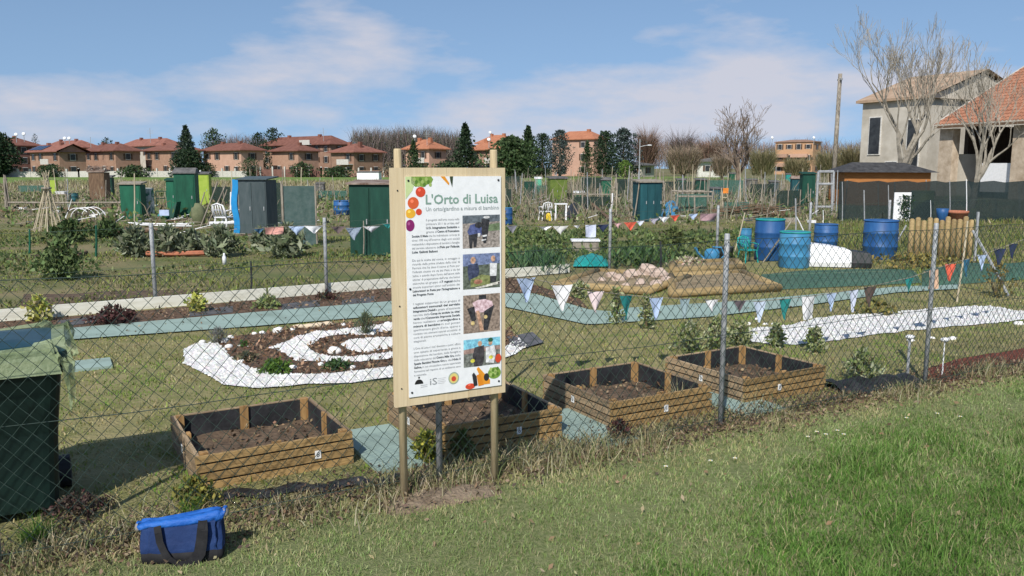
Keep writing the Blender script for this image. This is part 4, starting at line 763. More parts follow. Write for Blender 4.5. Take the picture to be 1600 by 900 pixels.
shed(84, 306, 9, 24, m_lime, 'small lime box behind the cane wigwam', None, None, .7)
shed(1013, 346, 36, 60, m_tealshed, 'dark teal metal shed behind the flags', 2, m_oldwood, .9, R(12), 3)
shed(871, 317, 27, 37, m_olive, 'olive green tool cupboard behind white table', 2, m_roofgrey, .8, R(10), 2)
shed(827, 314, 16, 30, m_dgreen, 'dark green cupboard near the sign edge', None, None, .7)
shed(841, 300, 10, 20, M('mint_sheet', (.08, .35, .22), (.12, .45, .3), .6), 'mint green locker behind the cupboards', 2, m_white, .7)
shed(947, 312, 15, 30, m_green, 'green locker with pointed dark roof among far posts', 5, m_roofgrey, .8)
shed(905, 314, 15, 12, m_green, 'low bright green tub box beside the olive cupboard', 1.5, m_white, .8)
shed(891, 315, 12, 13, m_dark, 'small dark box between olive cupboard and green tub', None, None, .8)
shed(1262, 327, 20, 54, m_dgreen, 'dark green netted cabin beside the grey gate frame', 1.5, m_dgreen, .7)
shed(1242, 318, 12, 38, m_tealshed, 'faded teal cabinet left of the netted cabin', 5, m_rust, .7)
for x, y, wv, hv, m, lab in ((1065, 300, 14, 18, m_green, 'small green cupboard far behind the teal shed'), (1095, 312, 15, 30, m_dgreen, 'dark cupboard under the netted frame'), (1145, 284, 9, 12, m_green, 'green box by the bare tree trunk'), (1232, 285, 7, 12, m_teal, 'little teal box on the far grass'), (1210, 305, 14, 20, m_slate, 'grey box among far stakes'), (1175, 300, 16, 18, m_roofgrey, 'grey hut by the bare tree'), (916, 300, 12, 20, m_tealshed, 'thin teal panel box behind green tub'), (975, 300, 12, 16, m_slate, 'slate box between the tall posts'), (1120, 320, 18, 24, m_tealshed, 'low teal box at the netted frame'), (500, 300, 12, 12, m_roofgrey, 'grey box out on the far field'), (575, 282, 34, 12, m_white, 'long white hut on the far field')):
    shed(x, y, wv, hv, m, lab, 1.5, m_roofgrey, .8)
# net panels, slab, leaning things
def panel(name, px, py, wp, hp, mat, label, cat, rz=0, posts=2, th=.015, lean=0):
    p = P(px, py); wv, hv = wp*p.y/F, hp*p.y/F; t = T(name, label, cat, p, rz)
    o = MB().box((0, 0, hv/2), (wv, th, hv)).build('sheet', mat, t)
    for k in range(posts): MB().tube([(0, -.02, 0), (0, -.02, hv*1.04)], .02, 6).build('post', m_oldwood, t, loc=(-wv/2+wv*k/max(1, posts-1), 0, 0))
    if lean: t.rotation_euler.x = lean
    return t
panel('screen', 470, 383, 50, 92, M('green_mesh_sheet', (.05, .1, .095), (.1, .15, .145), .85, 6, alpha=.8), 'grey green net screen on posts beside the dark shed', 'screen', R(10), 2)
panel('screen', 432, 352, 24, 66, m_net, 'dark net screen behind the slate shed', 'screen', R(-20), 2)
p = P(370, 365); q = p.y/F; t = tag(loft(MB(), [[(-4.5*q+.03*math.sin(z*6), -.04, z), (4.5*q+.03*math.sin(z*6), -.04, z), (4.5*q+.03*math.sin(z*6), .06, z), (-4.5*q+.03*math.sin(z*6), .06, z)] for z in np.linspace(0, 84*q, 10)]).build('foam_slab', M('cyan_foam', (.01, .2, .5), (.02, .29, .62), .6, 4), loc=p, rz=.1), 'bright blue slab standing upright against the slate shed', 'slab')
for i, (a, b, c_, d_, lab) in enumerate([(312, 358, 340, 284, 'grey pole leaning steeply left of the white chair'), (322, 356, 352, 290, 'second grey pole leaning left of the white chair'), (305, 345, 320, 300, 'short pole leaning on the lime cupboard'), (308, 320, 313, 266, 'white plank leaning on the lime cupboard'), (360, 340, 361, 300, 'white plank beside the blue slab'), (392, 352, 399, 305, 'cane leaning on the slate shed, outer'), (400, 352, 393, 310, 'cane leaning on the slate shed, inner'), (410, 350, 402, 300, 'bowed cane against the slate shed'), (340, 335, 355, 296, 'thin pole behind the white chair'), (990, 346, 999, 285, 'weathered plank leaning on the teal shed'), (955, 330, 957, 302, 'white board upright behind the flags'), (110, 272, 100, 232, 'very tall thin pole beyond the canes'), (1104, 300, 1112, 262, 'thin far pole behind the frame')]):
    stick(a, b, c_, d_, .022 if i not in (3, 4, 10) else .04, m_white if i in (3, 4, 10) else m_oldwood, lab)
p = P(910, 322); e = AT(962, 350, P(962, 352).y); tag(MB().tube([Vector((0, 0, .45)), e-p], .06, 6).build('timber_beam', m_brown, loc=p), 'brown beam sloping down towards the red flag', 'beam')
# pipes, planks, tables
def lying(name, a, b, za, zb, r, mat, label, cat, group=None):
    A, B_ = P(*a), P(*b); return tag(MB().tube([Vector((0, 0, za)), (B_-A)*.5+Vector((0, 0, (za+zb)/2-.01)), B_-A+Vector((0, 0, zb))], r, 7).build(name, mat, loc=A), label, cat, group)
lying('white_pipe', (200, 356), (296, 356), .14, .1, .022, m_white, 'long white pipe lying across dark planks', 'pipe')
lying('white_pipe', (212, 360), (300, 359), .16, .1, .018, m_white, 'white pipe beside the longer one on planks', 'pipe')
lying('white_pipe', (203, 354), (241, 342), .1, .04, .02, m_white, 'short white pipe angled towards the cabinet', 'pipe')
lying('white_pipe', (328, 362), (376, 360), .22, .22, .05, m_white, 'thick white roll under the plastic chair', 'roll')
for i, (a, b, lab) in enumerate([((140, 362), (285, 362), 'dark plank lying under the white pipes'), ((150, 368), (270, 364), 'dark plank at the edge of the artichoke bed'), ((0, 333), (30, 333), 'dark stacked timber at the far left')]):
    lying('plank', a, b, .08, .08, .05, m_brown, lab, 'plank')
lying('rail', (14, 331), (190, 330), .36, .34, .035, m_oldwood, 'long pale rail on short posts behind the canes', 'rail')
lying('plank', (95, 335), (188, 334), .2, .22, .045, m_brown, 'dark rail below the long pale rail', 'plank')
lying('plank', (229, 401), (320, 400), .06, .06, .05, m_terra, 'reddish plank edging the artichoke bed', 'plank')
lying('plank', (120, 402), (135, 398), .05, .05, .04, m_brown, 'short dark plank by the bushy shrub', 'plank')
def table(px, py, wp, hp, mat, label, dp=.7):
    p = P(px, py); wv, hv = wp*p.y/F, hp*p.y/F; t = T('garden_table', label, 'table', p); MB().box((0, 0, hv-.015), (wv, wv*dp, .03)).build('top', mat, t)
    for sx in (-1, 1):
        for sy in (-1, 1): MB().box((0, 0, 0), (.045, .045, hv-.03)).build('leg', mat, t, loc=(sx*(wv/2-.04), sy*(wv*dp/2-.04), (hv-.03)/2))
table(876, 344, 20, 26, m_white, 'white plastic garden table before the olive cupboard'); table(1078, 330, 26, 22, m_oldwood, 'grey wooden potting bench under the netted frame')
table(98, 320, 22, 17, m_oldwood, 'low grey bench holding a white basin')
def chair(px, py, hp, mat, label, rz):
    p = P(px, py); s_ = hp*p.y/F/.85; t = T('plastic_chair', label, 'chair', p, rz); t.scale = (s_, s_, s_)
    MB().box((0, 0, .42), (.46, .44, .03)).build('seat', mat, t)
    mb = MB()
    for k in range(5): mb.tube([(-.18+.09*k, .2, .44), (-.2+.1*k, .27, .66), (-.17+.085*k, .31, .82+.02*math.sin(k*.78))], .018, 5)
    mb.tube([(-.23, .21, .43), (-.24, .27, .65), (-.2, .31, .8), (0, .33, .86), (.2, .31, .8), (.24, .27, .65), (.23, .21, .43)], .022, 6); mb.build('backrest', mat, t, True)
    for sx in (-1, 1):
        MB().tube([(sx*.23, -.2, .42), (sx*.25, -.2, .62), (sx*.25, .1, .64), (sx*.24, .26, .62)], .022, 6).build('armrest', mat, t, True)
        for sy in (-1, 1): MB().tube([(sx*.2, sy*.18, .42), (sx*.25, sy*.23, 0)], [.028, .022], 6).build('leg', mat, t)
chair(352, 360, 42, m_white, 'white plastic garden chair beside the blue slab', R(160)); chair(852, 344, 28, m_white, 'white plastic chair beside the white table', R(200)); chair(1168, 410, 40, m_teal, 'green plastic chair in front of the pale blue bin', R(20))
p = P(857, 345); tag(loft(MB(), [rr_ring(.16, .12, 0, .03), rr_ring(.16, .12, .2, .03), rr_ring(.06, .06, .25, .02)]).build('yellow_can', flat('yellow_can', (.7, .5, .03)), loc=p), 'small yellow canister under the white chair', 'can')
p = P(1112, 413); t = T('watering_can', 'pale green watering can beside the grey pole', 'watering can', p); MB().lathe([(.13, 0), (.135, .22), (.1, .27), (.05, .28)], 14).build('body', m_lblue, t, True); MB().tube([(-.1, 0, .06), (-.25, 0, .2), (-.3, 0, .3)], [.025, .02, .03], 7).build('spout', m_lblue, t); MB().tube([(.12, 0, .06), (.22, 0, .16), (.16, 0, .3), (0, 0, .31)], .014, 6).build('handle', m_lblue, t)
p = P(1133, 408); tag(MB().lathe([(.11, 0), (.15, .26), (.16, .27), (.14, .27)], 14).build('bucket', m_roofgrey, None, True, loc=p), 'dark grey bucket between watering can and green chair', 'bucket')
# wheelbarrow tipped up beside the green cabinet
p = P(264, 346); q = p.y/F; t = T('wheelbarrow', 'dark green wheelbarrow tipped up against the tall green shed', 'wheelbarrow', p)
MB().add([(-12*q, 0, 4*q), (6*q, 0, 2*q), (12*q, .1, 30*q), (2*q, .15, 20*q), (-12*q, .5, 4*q), (6*q, .5, 2*q), (12*q, .45, 30*q), (2*q, .4, 20*q)], [(0, 1, 2, 3), (7, 6, 5, 4), (0, 4, 5, 1), (1, 5, 6, 2), (3, 2, 6, 7), (0, 3, 7, 4)]).build('tray', m_dgreen, t); MB().blob((-8*q, 0, 9*q), (9*q, .16, 4*q), 2, 10, 6, .05).build('cushion', m_teal, t, True)
for s in (0, .45): MB().tube([(-12*q, s, 0), (10*q, s, 3*q)], .02, 5).build('shaft', m_dark, t)
p = P(311, 352); tag(MB().blob((0, 0, .3), (.2, .16, .36), 4, 9, 6, .2).build('compost_sack', M('faded_olive', (.1, .12, .06), (.17, .18, .1), .8, 6), None, True, loc=p), 'bulging faded olive sack at the foot of the leaning poles', 'sack')
p = P(98, 306); tag(loft(MB(), [rr_ring(.4, .3, .5, .05), rr_ring(.5, .4, .62, .05), rr_ring(.48, .38, .62, .05)]).build('basin', m_white, loc=P(98, 320)), 'white basin on the low grey bench', 'basin')
tag(MB().lathe([(.035, 0), (.035, .13), (.015, .17), (.015, .2)], 10).build('bottle', m_white, None, True, loc=P(351, 415)+Vector((0, 0, .02))), 'white bottle standing beyond the cream edging', 'bottle')
p = P(245, 356); tag(MB().box((0, 0, .62), (.2, .02, .12)).build('letter_box', M('pale_blue_sheet', (.4, .48, .65), None), loc=P(247, 392)+Vector((.05, .3, .15))), 'pale blue plate tied near a fence post top', 'plate')
tag(MB().box((0, 0, .14), (.5, .3, .28)).build('crate', m_oldwood, loc=P(914, 398)), 'grey wooden crate in bare soil behind the tarpaulin', 'crate')
tag(MB().box((0, 0, .02), (.56, .34, .03)).build('flat_board', m_white, loc=P(914, 398)+Vector((0, 0, .27))), 'white lid lying on the grey wooden crate', 'lid')
p = P(1045, 338); hump('tarpaulin', 'blue tarpaulin heap right of the teal shed', [(1032, 340), (1064, 340), (1062, 333), (1035, 333)], .5, m_lblue, 'tarp', 2)
hump('dark_tarp', 'black tarpaulin beside the white garden table', [(882, 343), (903, 341), (905, 333), (888, 333)], .4, m_dark, 'tarp', 5)
# grey gate frame, netted frame and the orange sign
def frame(name, label, px, py, wp, hp, mat, r, rails=(1.0,), cat='frame', net=None, depth=0):
    p = P(px, py); wv, hv = wp*p.y/F, hp*p.y/F; t = T(name, label, cat, p)
    for s in (-1, 1):
        for dd in ([0, depth] if depth else [0]): MB().tube([(s*wv/2, dd, 0), (s*wv/2, dd, hv)], r, 6).build('post', mat, t)
    for k in rails:
        for dd in ([0, depth] if depth else [0]): MB().tube([(-wv/2, dd, hv*k), (wv/2, dd, hv*k)], r, 6).build('rail', mat, t)
    if net: MB().box((0, .02+depth/2, hv*.45), (wv*.94, .01, hv*.85)).build('net', net, t)
    return t
frame('gate_frame', 'grey tubular gate frame standing by the dark netted cabin', 1287, 337, 24, 68, m_galv, .045, (1, .72, .2))
frame('netted_pergola', 'wooden frame hung with green netting right of the teal shed', 1085, 336, 54, 36, m_oldwood, .03, (1, .8), net=m_gnet, depth=1.2)
frame('netted_pergola', 'rail frame with dark netting among the far stakes', 925, 330, 60, 26, m_oldwood, .025, (1,), net=m_net)
frame('trellis', 'dark green square trellis between cupboard and locker', 253, 327, 16, 28, m_dgreen, .02, (1, .6, .2))
frame('step_ladder', 'pale wooden ladder with an orange rag on it', 1132, 330, 8, 30, m_cane, .02, (1, .7, .4), cat='ladder')
tag(MB().box((0, 0, 0), (.22, .02, .2)).build('orange_rag', M('orange_cloth', (.7, .22, .03), None), loc=AT(1134, 298, P(1132, 330).y-.05)), 'orange rag hung at the ladder top', 'rag')
# brushwood heap
p = P(1185, 342); t = T('brushwood', 'heap of cut brown branches behind the blue barrels', 'brushwood', p); mb = MB(); rd = random.Random(3)
for i in range(70):
    a = Vector((rd.uniform(-1.1, 1.1), rd.uniform(0, .8), rd.uniform(.02, .38))); d = Vector((rd.uniform(.4, 1.0)*rd.choice((-1, 1)), rd.uniform(-.2, .2), rd.uniform(-.1, .15))); mb.tube([a, a+d*.5+Vector((0, 0, rd.uniform(-.03, .05))), a+d], [.022, .017, .008], 5)
o = mb.build('branches', m_brown, t); o['kind'] = 'stuff'
# white board with ivy
p = P(1408, 350); q = p.y/F; t = T('white_board', 'white board half covered by dark ivy behind the blue barrel', 'board', p); MB().box((0, .02, 25*q), (26*q, .03, 48*q)).build('sheet', m_white, t)
n = 420; leaves('ivy', np.stack([rng.normal(5*q, 5*q, n), rng.uniform(-.1, 0, n), rng.uniform(0, 44*q, n)], 1), rng.uniform(.04, .1, n), cols(n, (.02, .05, .02), (.035, .075, .03)), LEAF, parent=t)
# ------------------------------------------------------------ allotment vegetation
def veg(name, label, pix, N, hrange, cs, kind='leaf', ls=.1, group=None, patch=.45, seed=0, mat=LEAF, cat='plants', up=.8):
    poly = [P(*p) for p in pix]; x, y = scatter([(p.x, p.y) for p in poly], N); n1 = fbm(x*.9+seed, y*.9, seed); k = n1 > patch; x, y, n1 = x[k], y[k], n1[k]; N = len(x)
    if kind == 'leaf': o = leaves(name, np.stack([x, y, rng.uniform(0, 1, N)**1.3*(hrange[1]-hrange[0])*np.clip((n1-patch)*5, .2, 1)+hrange[0]*.3], 1), rng.uniform(.5, 1.3, N)*ls, cols(N, *cs, var=.3), mat, up=up)
    else: o = blades(name, np.stack([x, y, np.zeros(N)], 1), rng.uniform(hrange[0], hrange[1], N)*np.clip((n1-patch)*5, .35, 1.1), rng.uniform(.6, 1.4, N)*ls, cols(N, *cs, var=.3), mat, lean=.9)
    return tag(o, label, cat, group, kind='stuff')
GW = [(.15, .2, .045), (.23, .28, .065), (.1, .14, .04)]; GY = [(.22, .22, .08), (.26, .23, .12), (.16, .15, .08)]; ST = [(.36, .32, .2), (.28, .24, .14), (.42, .38, .26)]
veg('weeds', 'green weeds and grass over the near allotment plots', [(-250, 500), (620, 446), (700, 352), (-250, 352)], 90000, (.02, .075), GW+GY, 'blade', .02, patch=.4, seed=3, cat='weeds')
veg('weeds', 'green weeds over the plots beyond the log beds', [(780, 432), (1150, 412), (1700, 452), (1700, 345), (780, 352)], 90000, (.02, .08), GW+GY, 'blade', .02, patch=.42, seed=9, cat='weeds')
veg('weeds', 'rough grass and stalks of the farther allotments', [(-300, 352), (1700, 350), (1450, 296), (-100, 296)], 70000, (.05, .2), GY+ST+GW, 'blade', .035, patch=.42, seed=15, cat='weeds', mat=DRY)
veg('stubble', 'pale dry stalks on the far plots before the houses', [(-100, 298), (1400, 298), (1250, 284), (50, 284)], 42000, (.1, .55), ST+GY, 'blade', .06, patch=.36, seed=22, cat='stalks', mat=DRY)
veg('weeds', 'weeds in front of the dark shade netting', [(1290, 400), (1720, 404), (1720, 342), (1300, 342)], 26000, (.06, .22), GW+GY, 'blade', .02, patch=.35, seed=5, cat='weeds')
def crop(px, py, wp, hp, cs, label, n=400, ls=.16, name='vegetable_plant', up=.7, cat='vegetables', group=None): return shrub(name, px, py, wp, hp, cs, label, n, ls, up, 'round', group, .38, cat=cat)
AR = [(.14, .17, .09), (.2, .23, .14), (.27, .3, .2)]
for i, (a, b, wp, hp, lab) in enumerate([(212, 400, 46, 42, 'artichoke plant by the reddish plank, next to the grey post'), (262, 399, 56, 44, 'artichoke plant right of the fence post'), (300, 398, 40, 34, 'artichoke plant in the middle of the row'), (345, 400, 56, 44, 'large artichoke plant at the row end'), (448, 402, 60, 50, 'grey green artichoke clump before the net screen'), (410, 388, 30, 26, 'small artichoke behind the flags'), (110, 378, 70, 32, 'dark cabbage row under the cane wigwam'), (170, 372, 50, 24, 'dark leafy clump under the planks')]):
    crop(a, b, wp, hp, AR if i < 6 else [(.04, .075, .025), (.08, .12, .04)], lab, 620, .17 if i < 6 else .14, 'artichoke' if i < 6 else 'cabbage', group='vegetable clumps in the left plots')
shrub('bushy_shrub', 96, 436, 62, 70, [(.12, .17, .06), (.17, .23, .09), (.08, .12, .04)], 'bushy green shrub beyond the cream edging', 900, .1)
shrub('bushy_shrub', 1052, 396, 46, 42, [(.1, .13, .04), (.14, .17, .06)], 'dark round shrub behind the log beds', 600, .1)
shrub('leek_row', 840, 426, 90, 26, [(.06, .13, .06), (.1, .18, .08)], 'row of upright leek leaves behind the far fence', 500, .22, 2.2, aspect=.12, cat='vegetables')
shrub('leek_row', 1000, 412, 110, 20, [(.07, .14, .05), (.12, .19, .07)], 'row of low green vegetables near the dark stake', 500, .16, 1.4, aspect=.25, cat='vegetables')
shrub('vine', 1440, 418, 190, 20, [(.26, .2, .06), (.32, .27, .08), (.16, .15, .05)], 'straggling vine with yellowed leaves at the palisade foot', 420, .08, .3, aspect=.8, cat='vine')
shrub('vine', 1370, 490, 70, 18, [(.26, .22, .07), (.16, .16, .05)], 'yellowing vine beside the curved gravel path', 200, .06, .3, aspect=.8, cat='vine')
shrub('vine', 1555, 465, 60, 60, [(.3, .24, .08), (.2, .17, .06)], 'thin vine with yellow leaves beside the slanting brace', 130, .06, .3, aspect=.8, cat='vine')
shrub('flowers', 1075, 418, 60, 16, [(.55, .5, .36), (.3, .34, .16), (.6, .45, .4)], 'patch of pale flowers behind the log beds', 380, .06, .6, cat='flowers')
for i, (pix, lab) in enumerate([([(790, 400), (960, 396), (1010, 380), (800, 380)], 0), ([(0, 492), (230, 475), (330, 450), (40, 462)], 0), ([(1000, 375), (1150, 372), (1130, 360), (1010, 362)], 0), ([(0, 408), (130, 404), (130, 398), (0, 400)], 0)]): sheet('soil_patch', ragged(pix, 4, 4), .003+.001*i, m_soil)
# thin stakes standing all over the far plots
rd = random.Random(11)
LBL = 'thin pale stake among the crowded far allotments'
for i in range(150):
    px = rd.uniform(800, 1310) if i < 120 else rd.uniform(60, 540); py = rd.uniform(297, 335); p = P(px, py); hh = rd.uniform(.8, 1.9); mb = MB().tube([(0, 0, 0), (rd.uniform(-.12, .12), 0, hh)], [.022, .016], 5)
    tag(mb.build('garden_stake', rd.choice((m_cane, m_oldwood, m_oldwood, m_galv)), loc=p), LBL, 'stake', 'stakes in the far allotments')
for i, (a, b, wp, hp, m, lab) in enumerate([(800, 300, 26, 24, m_net, 'dark net screen beyond the sign edge'), (925, 312, 34, 34, m_net, 'dark net screen behind the green tub'), (980, 310, 40, 30, m_net, 'dark net screen behind the tall posts'), (1130, 312, 60, 30, m_gnet, 'long green net screen behind the ladder'), (1190, 318, 40, 30, m_net, 'dark net screen under the bare tree'), (1060, 306, 60, 22, m_net, 'low net screen behind the teal shed')]):
    panel('screen', a, b, wp, hp, m, lab, 'screen', R((-8, 6, 12, -5, 4, -10)[i]), 3)
# dark shade netting along the farm
a, b = P(1308, 347), P(1760, 347); t = T('shade_netting', 'long dark shade netting strung on posts before the farm', 'netting', a); d = b-a; n = 30
MB().add([v for i in range(n+1) for v in ((d.x*i/n, d.y*i/n+.05*math.sin(i*1.3), .02), (d.x*i/n, d.y*i/n+.05*math.sin(i*1.3), 1.27+.03*math.sin(i*2.1)))], [(2*i, 2*i+2, 2*i+3, 2*i+1) for i in range(n)]).build('net', M('farm_net', (.01, .02, .022), (.022, .038, .04), .9, 30, alpha=.93), t)

# ------------------------------------------------------------ houses
m_glass = M('window_dark', (.02, .022, .026), (.05, .055, .06), .25, 2)
m_frame = M('window_frame', (.6, .58, .54), None, .6); m_shut = M('brown_shutter', (.07, .04, .025), (.12, .07, .045), .8, 3)
m_tile = M('red_roof_tile', (.17, .07, .05), (.25, .11, .08), .9, 1.2, 7, orand=.22); m_tile2 = M('orange_roof_tile', (.33, .13, .07), (.42, .18, .1), .9, 1.2, 7)
m_brick = M('house_brick', (.3, .18, .125), (.38, .24, .17), .9, 1.5, 6, orand=.22); m_brick2 = M('shaded_and_dark_brick', (.14, .07, .055), (.2, .1, .08), .9, 1.5, 6); m_pink = M('pink_render', (.42, .26, .19), (.49, .31, .23), .9, .8, 6, orand=.22)  # second brick: leftmost house's shade put into the colour; also the dark panel fence
m_plaster = M('cream_render', (.38, .345, .285), (.55, .51, .44), .95, .7, 7); m_conc = M('pale_concrete', (.5, .48, .44), None, .85)
HA = R(38)
WM = {}
def window(parent, wv, hv, loc, rz, shut=True):
    key = (round(wv, 1), round(hv, 1))
    if key not in WM:
        WM[key] = (MB().box((0, 0, 0), (wv+.16, .1, hv+.16)).mesh('window', m_frame), MB().box((0, -.06, 0), (wv, .03, hv)).mesh('pane', m_glass), MB().box((0, -.05, 0), (wv*.42, .05, hv)).mesh('shutter', m_shut))
    f = link('window', WM[key][0], parent, loc, rz); link('pane', WM[key][1], f, (0, 0, 0))
    if shut:
        for s in (-1, 1): link('shutter', WM[key][2], f, (s*(wv*.76+.02), 0, 0))
    return f
def house(label, pl, pc, pr, Y, eave, ridge, wall, roof, style='hip', over=.7, floors=2, a=HA, chim=2, wins=True, balcony=0, group='houses along the far street', base=0.0, dmin=5.0, name='house', wl=None, wr=None, shut=True):
    """pl, pc, pr: picture columns of far-left corner, near corner and far-right corner"""
    ul, ur, Xc = (pl-800)/F, (pr-800)/F, XAT(pc, Y)
    w_ = max(3, min(26, (Xc-ul*Y)/(math.cos(a)+ul*math.sin(a)))); dn = math.sin(a)-ur*math.cos(a); d_ = max(dmin, min(18, (ur*Y-Xc)/dn if dn > .05 else 18)); he = H+(262-eave)*Y/F; hr = H+(262-ridge)*(Y+4)/F
    t = T(name, label, 'house', (XAT(pc, Y), Y, 0), -a, group)
    # local axes: -x runs along the lit left face, +y along the shaded right face
    ang = math.pi
    MB().box((-w_/2, d_/2, he/2), (w_, d_, he)).build('wall', wall, t)
    o = over; x0, x1, y0, y1 = -w_-o, o, -o, d_+o; zc = (x0+x1)/2, (y0+y1)/2; hh = he-.12; mb = MB()
    rl = max(.0, (abs(x1-x0)-abs(y1-y0))/2) if style == 'hip' else 0
    if style == 'hip':
        if w_ >= d_: ra, rb = (zc[0]-rl, zc[1], hr), (zc[0]+rl, zc[1], hr)
        else: q = (abs(y1-y0)-abs(x1-x0))/2; ra, rb = (zc[0], zc[1]-q, hr), (zc[0], zc[1]+q, hr)
    else: ra, rb = (x0, zc[1], hr), (x1, zc[1], hr)
    vs = [(x0, y0, hh), (x1, y0, hh), (x1, y1, hh), (x0, y1, hh), (x0, y0, hh+.18), (x1, y0, hh+.18), (x1, y1, hh+.18), (x0, y1, hh+.18), ra, rb]
    if style == 'gable': fs = [(0, 1, 5, 4), (2, 3, 7, 6), (4, 5, 9, 8), (6, 7, 8, 9), (3, 2, 1, 0)]
    elif w_ >= d_: fs = [(3, 2, 1, 0), (0, 1, 5, 4), (1, 2, 6, 5), (2, 3, 7, 6), (3, 0, 4, 7), (4, 5, 9, 8), (5, 6, 9), (6, 7, 8, 9), (7, 4, 8)]
    else: fs = [(3, 2, 1, 0), (0, 1, 5, 4), (1, 2, 6, 5), (2, 3, 7, 6), (3, 0, 4, 7), (4, 5, 8), (5, 6, 9, 8), (6, 7, 9), (7, 4, 8, 9)]
    mb.add(vs, fs)
    if style == 'gable': [MB().add([(gx, 0, he), (gx, d_, he), (gx, zc[1], hr-.25)], [(0, 1, 2)]).build('gable', wall, t) for gx in (-.02, -w_+.02)]
    rf = mb.build('roof', roof, t)
    for k in range(chim):
        cx = -w_*(.25+.45*k); MB().box((0, 0, 0), (.7, .6, 1.6)).build('chimney', roof, rf, loc=(cx, d_*.42, hr-.5))
    if wins:
        nl = wl or max(1, int(w_/2.8)); nr = wr or max(1, int(d_/3.2)); fh = he/floors
        for f in range(floors):
            z = fh*(f+.55)
            for k in range(nl): 
                if (k+f) % 3 != 2 or floors > 2: window(t, .9, 1.25 if (k+f) % 2 else 1.0, (-w_*(k+.5)/nl, -.02, z), 0, shut)
            for k in range(nr): window(t, .9, 1.1, (.02, d_*(k+.5)/nr, z), math.pi/2, shut)
    for k in range(balcony):
        z = he/floors*(k+1); bal = MB().box((0, 0, 0), (3.4, 1.2, .15)).build('balcony', m_conc, t, loc=(-w_*.3, -.6, z)); MB().box((0, -.55, .5), (3.4, .08, .9)).build('parapet', m_conc, bal)
    return t
house('dark brick house with white shutters behind the big evergreen', -12, 22, 72, 172, 228, 216, m_brick2, m_tile, floors=3, wr=3)
house('brick house with a gable end and blue solar panels', 56, 101, 140, 160, 237, 226, m_brick, m_tile, 'gable', wr=1, balcony=1)
house('brick house rising behind the solar panel house', 76, 128, 162, 185, 231, 220, m_brick, m_tile)
house('square brick house with a dark shaded side, left of tall conifer', 141, 188, 225, 165, 236, 225, m_brick, m_tile)
house('long roofed house behind the row near the conifer', 198, 262, 292, 190, 228, 217, m_plaster, m_tile)
house('brick house partly hidden by the tall dark conifer', 234, 284, 312, 165, 235, 226, m_brick, m_tile, balcony=0)
house('square pinkish brick house right of the tall conifer', 324, 382, 409, 163, 235, 224, m_pink, m_tile)
house('three storey brick block with white balconies', 416, 520, 540, 176, 226, 213, m_brick, m_tile, floors=3, balcony=3)
house('lower wing with small gables before the three storey block', 430, 470, 490, 166, 236, 226, m_brick, m_tile, chim=1)
house('red brick house with corner balcony left of the dark shed', 521, 556, 600, 160, 238, 225, m_brick, m_tile, balcony=1)
house('house with bright orange roof above the sign, left pole side', 636, 672, 695, 165, 233, 219, m_pink, m_tile2, balcony=1)
house('house with orange roof above the sign, right pole side', 733, 792, 812, 160, 234, 221, m_pink, m_tile2, balcony=1)
house('orange roof house farther back above the sign', 748, 790, 806, 200, 224, 212, m_pink, m_tile2)
house('tall salmon building between the conifers', 862, 926, 938, 170, 218, 206, m_pink, m_tile2, floors=3, over=.5, wl=2, chim=1)
t = house('apartment block with rows of balconies far behind the tree', 1206, 1264, 1276, 210, 222, 219, M('ochre_render', (.42, .25, .14), (.52, .32, .19), .9), m_brick, floors=3, over=.3, chim=0, wl=4)
for f in range(2):
    for k in range(2): bl = MB().box((0, 0, 0), (4.2, 1.1, .9)).build('balcony', m_pink, t, loc=(-3.2-5.0*k, -.5, 2.4+2.3*f))
house('low white farm building behind the bare brown trees', 1086, 1120, 1132, 150, 252, 246, m_frame, m_roofgrey, chim=0, floors=1); house('small pale building beside the far street lamp', 958, 1000, 1012, 155, 258, 253, m_plaster, m_roofgrey, chim=0, floors=1)
# solar panels on the gable house
hs = [o for o in bpy.data.objects if o.get('label', '').startswith('brick house with a gable')][0]
rf = [c for c in hs.children if c.name.startswith('roof')][0]; v = [x.co for x in rf.data.vertices]
for k in range(3):
    q = [v[4].lerp(v[5], .1+.14*k).lerp(v[8].lerp(v[9], .1+.14*k), s) if False else (v[4].lerp(v[5], a_).lerp(v[8].lerp(v[9], a_), s)) for a_, s in ((.06+.14*k, .15), (.18+.14*k, .15), (.18+.14*k, .8), (.06+.14*k, .8))]
    MB().add([p+Vector((0, -.03, .1)) for p in q], [(0, 1, 2, 3)]).build('solar_panel', M('solar_blue', (.02, .04, .09), (.04, .07, .14), .3), rf)
# garden walls before the houses
for a, b, z, m, lab in ((-40, 130, 1.0, m_conc, 'pale low garden wall before the leftmost houses'), (130, 392, 1.1, m_conc, 'pale garden wall with railings before the middle houses'), (392, 505, 1.4, m_brick2, 'dark red panel fence with white posts'), (505, 640, 1.2, m_brick, 'brick garden wall left of the sign')):
    A, B_ = XAT(a, 152), XAT(b, 152); t = T('garden_wall', lab, 'wall', (A, 152, 0)); MB().box(((B_-A)/2, 0, z/2), (B_-A, .3, z)).build('wall', m, t)
    k = int((B_-A)/2.2)
    for i in range(k+1): MB().box((0, 0, 0), (.25, .4, z+.5)).build('pillar', m_conc, t, loc=((B_-A)*i/max(1, k), -.02, (z+.5)/2))
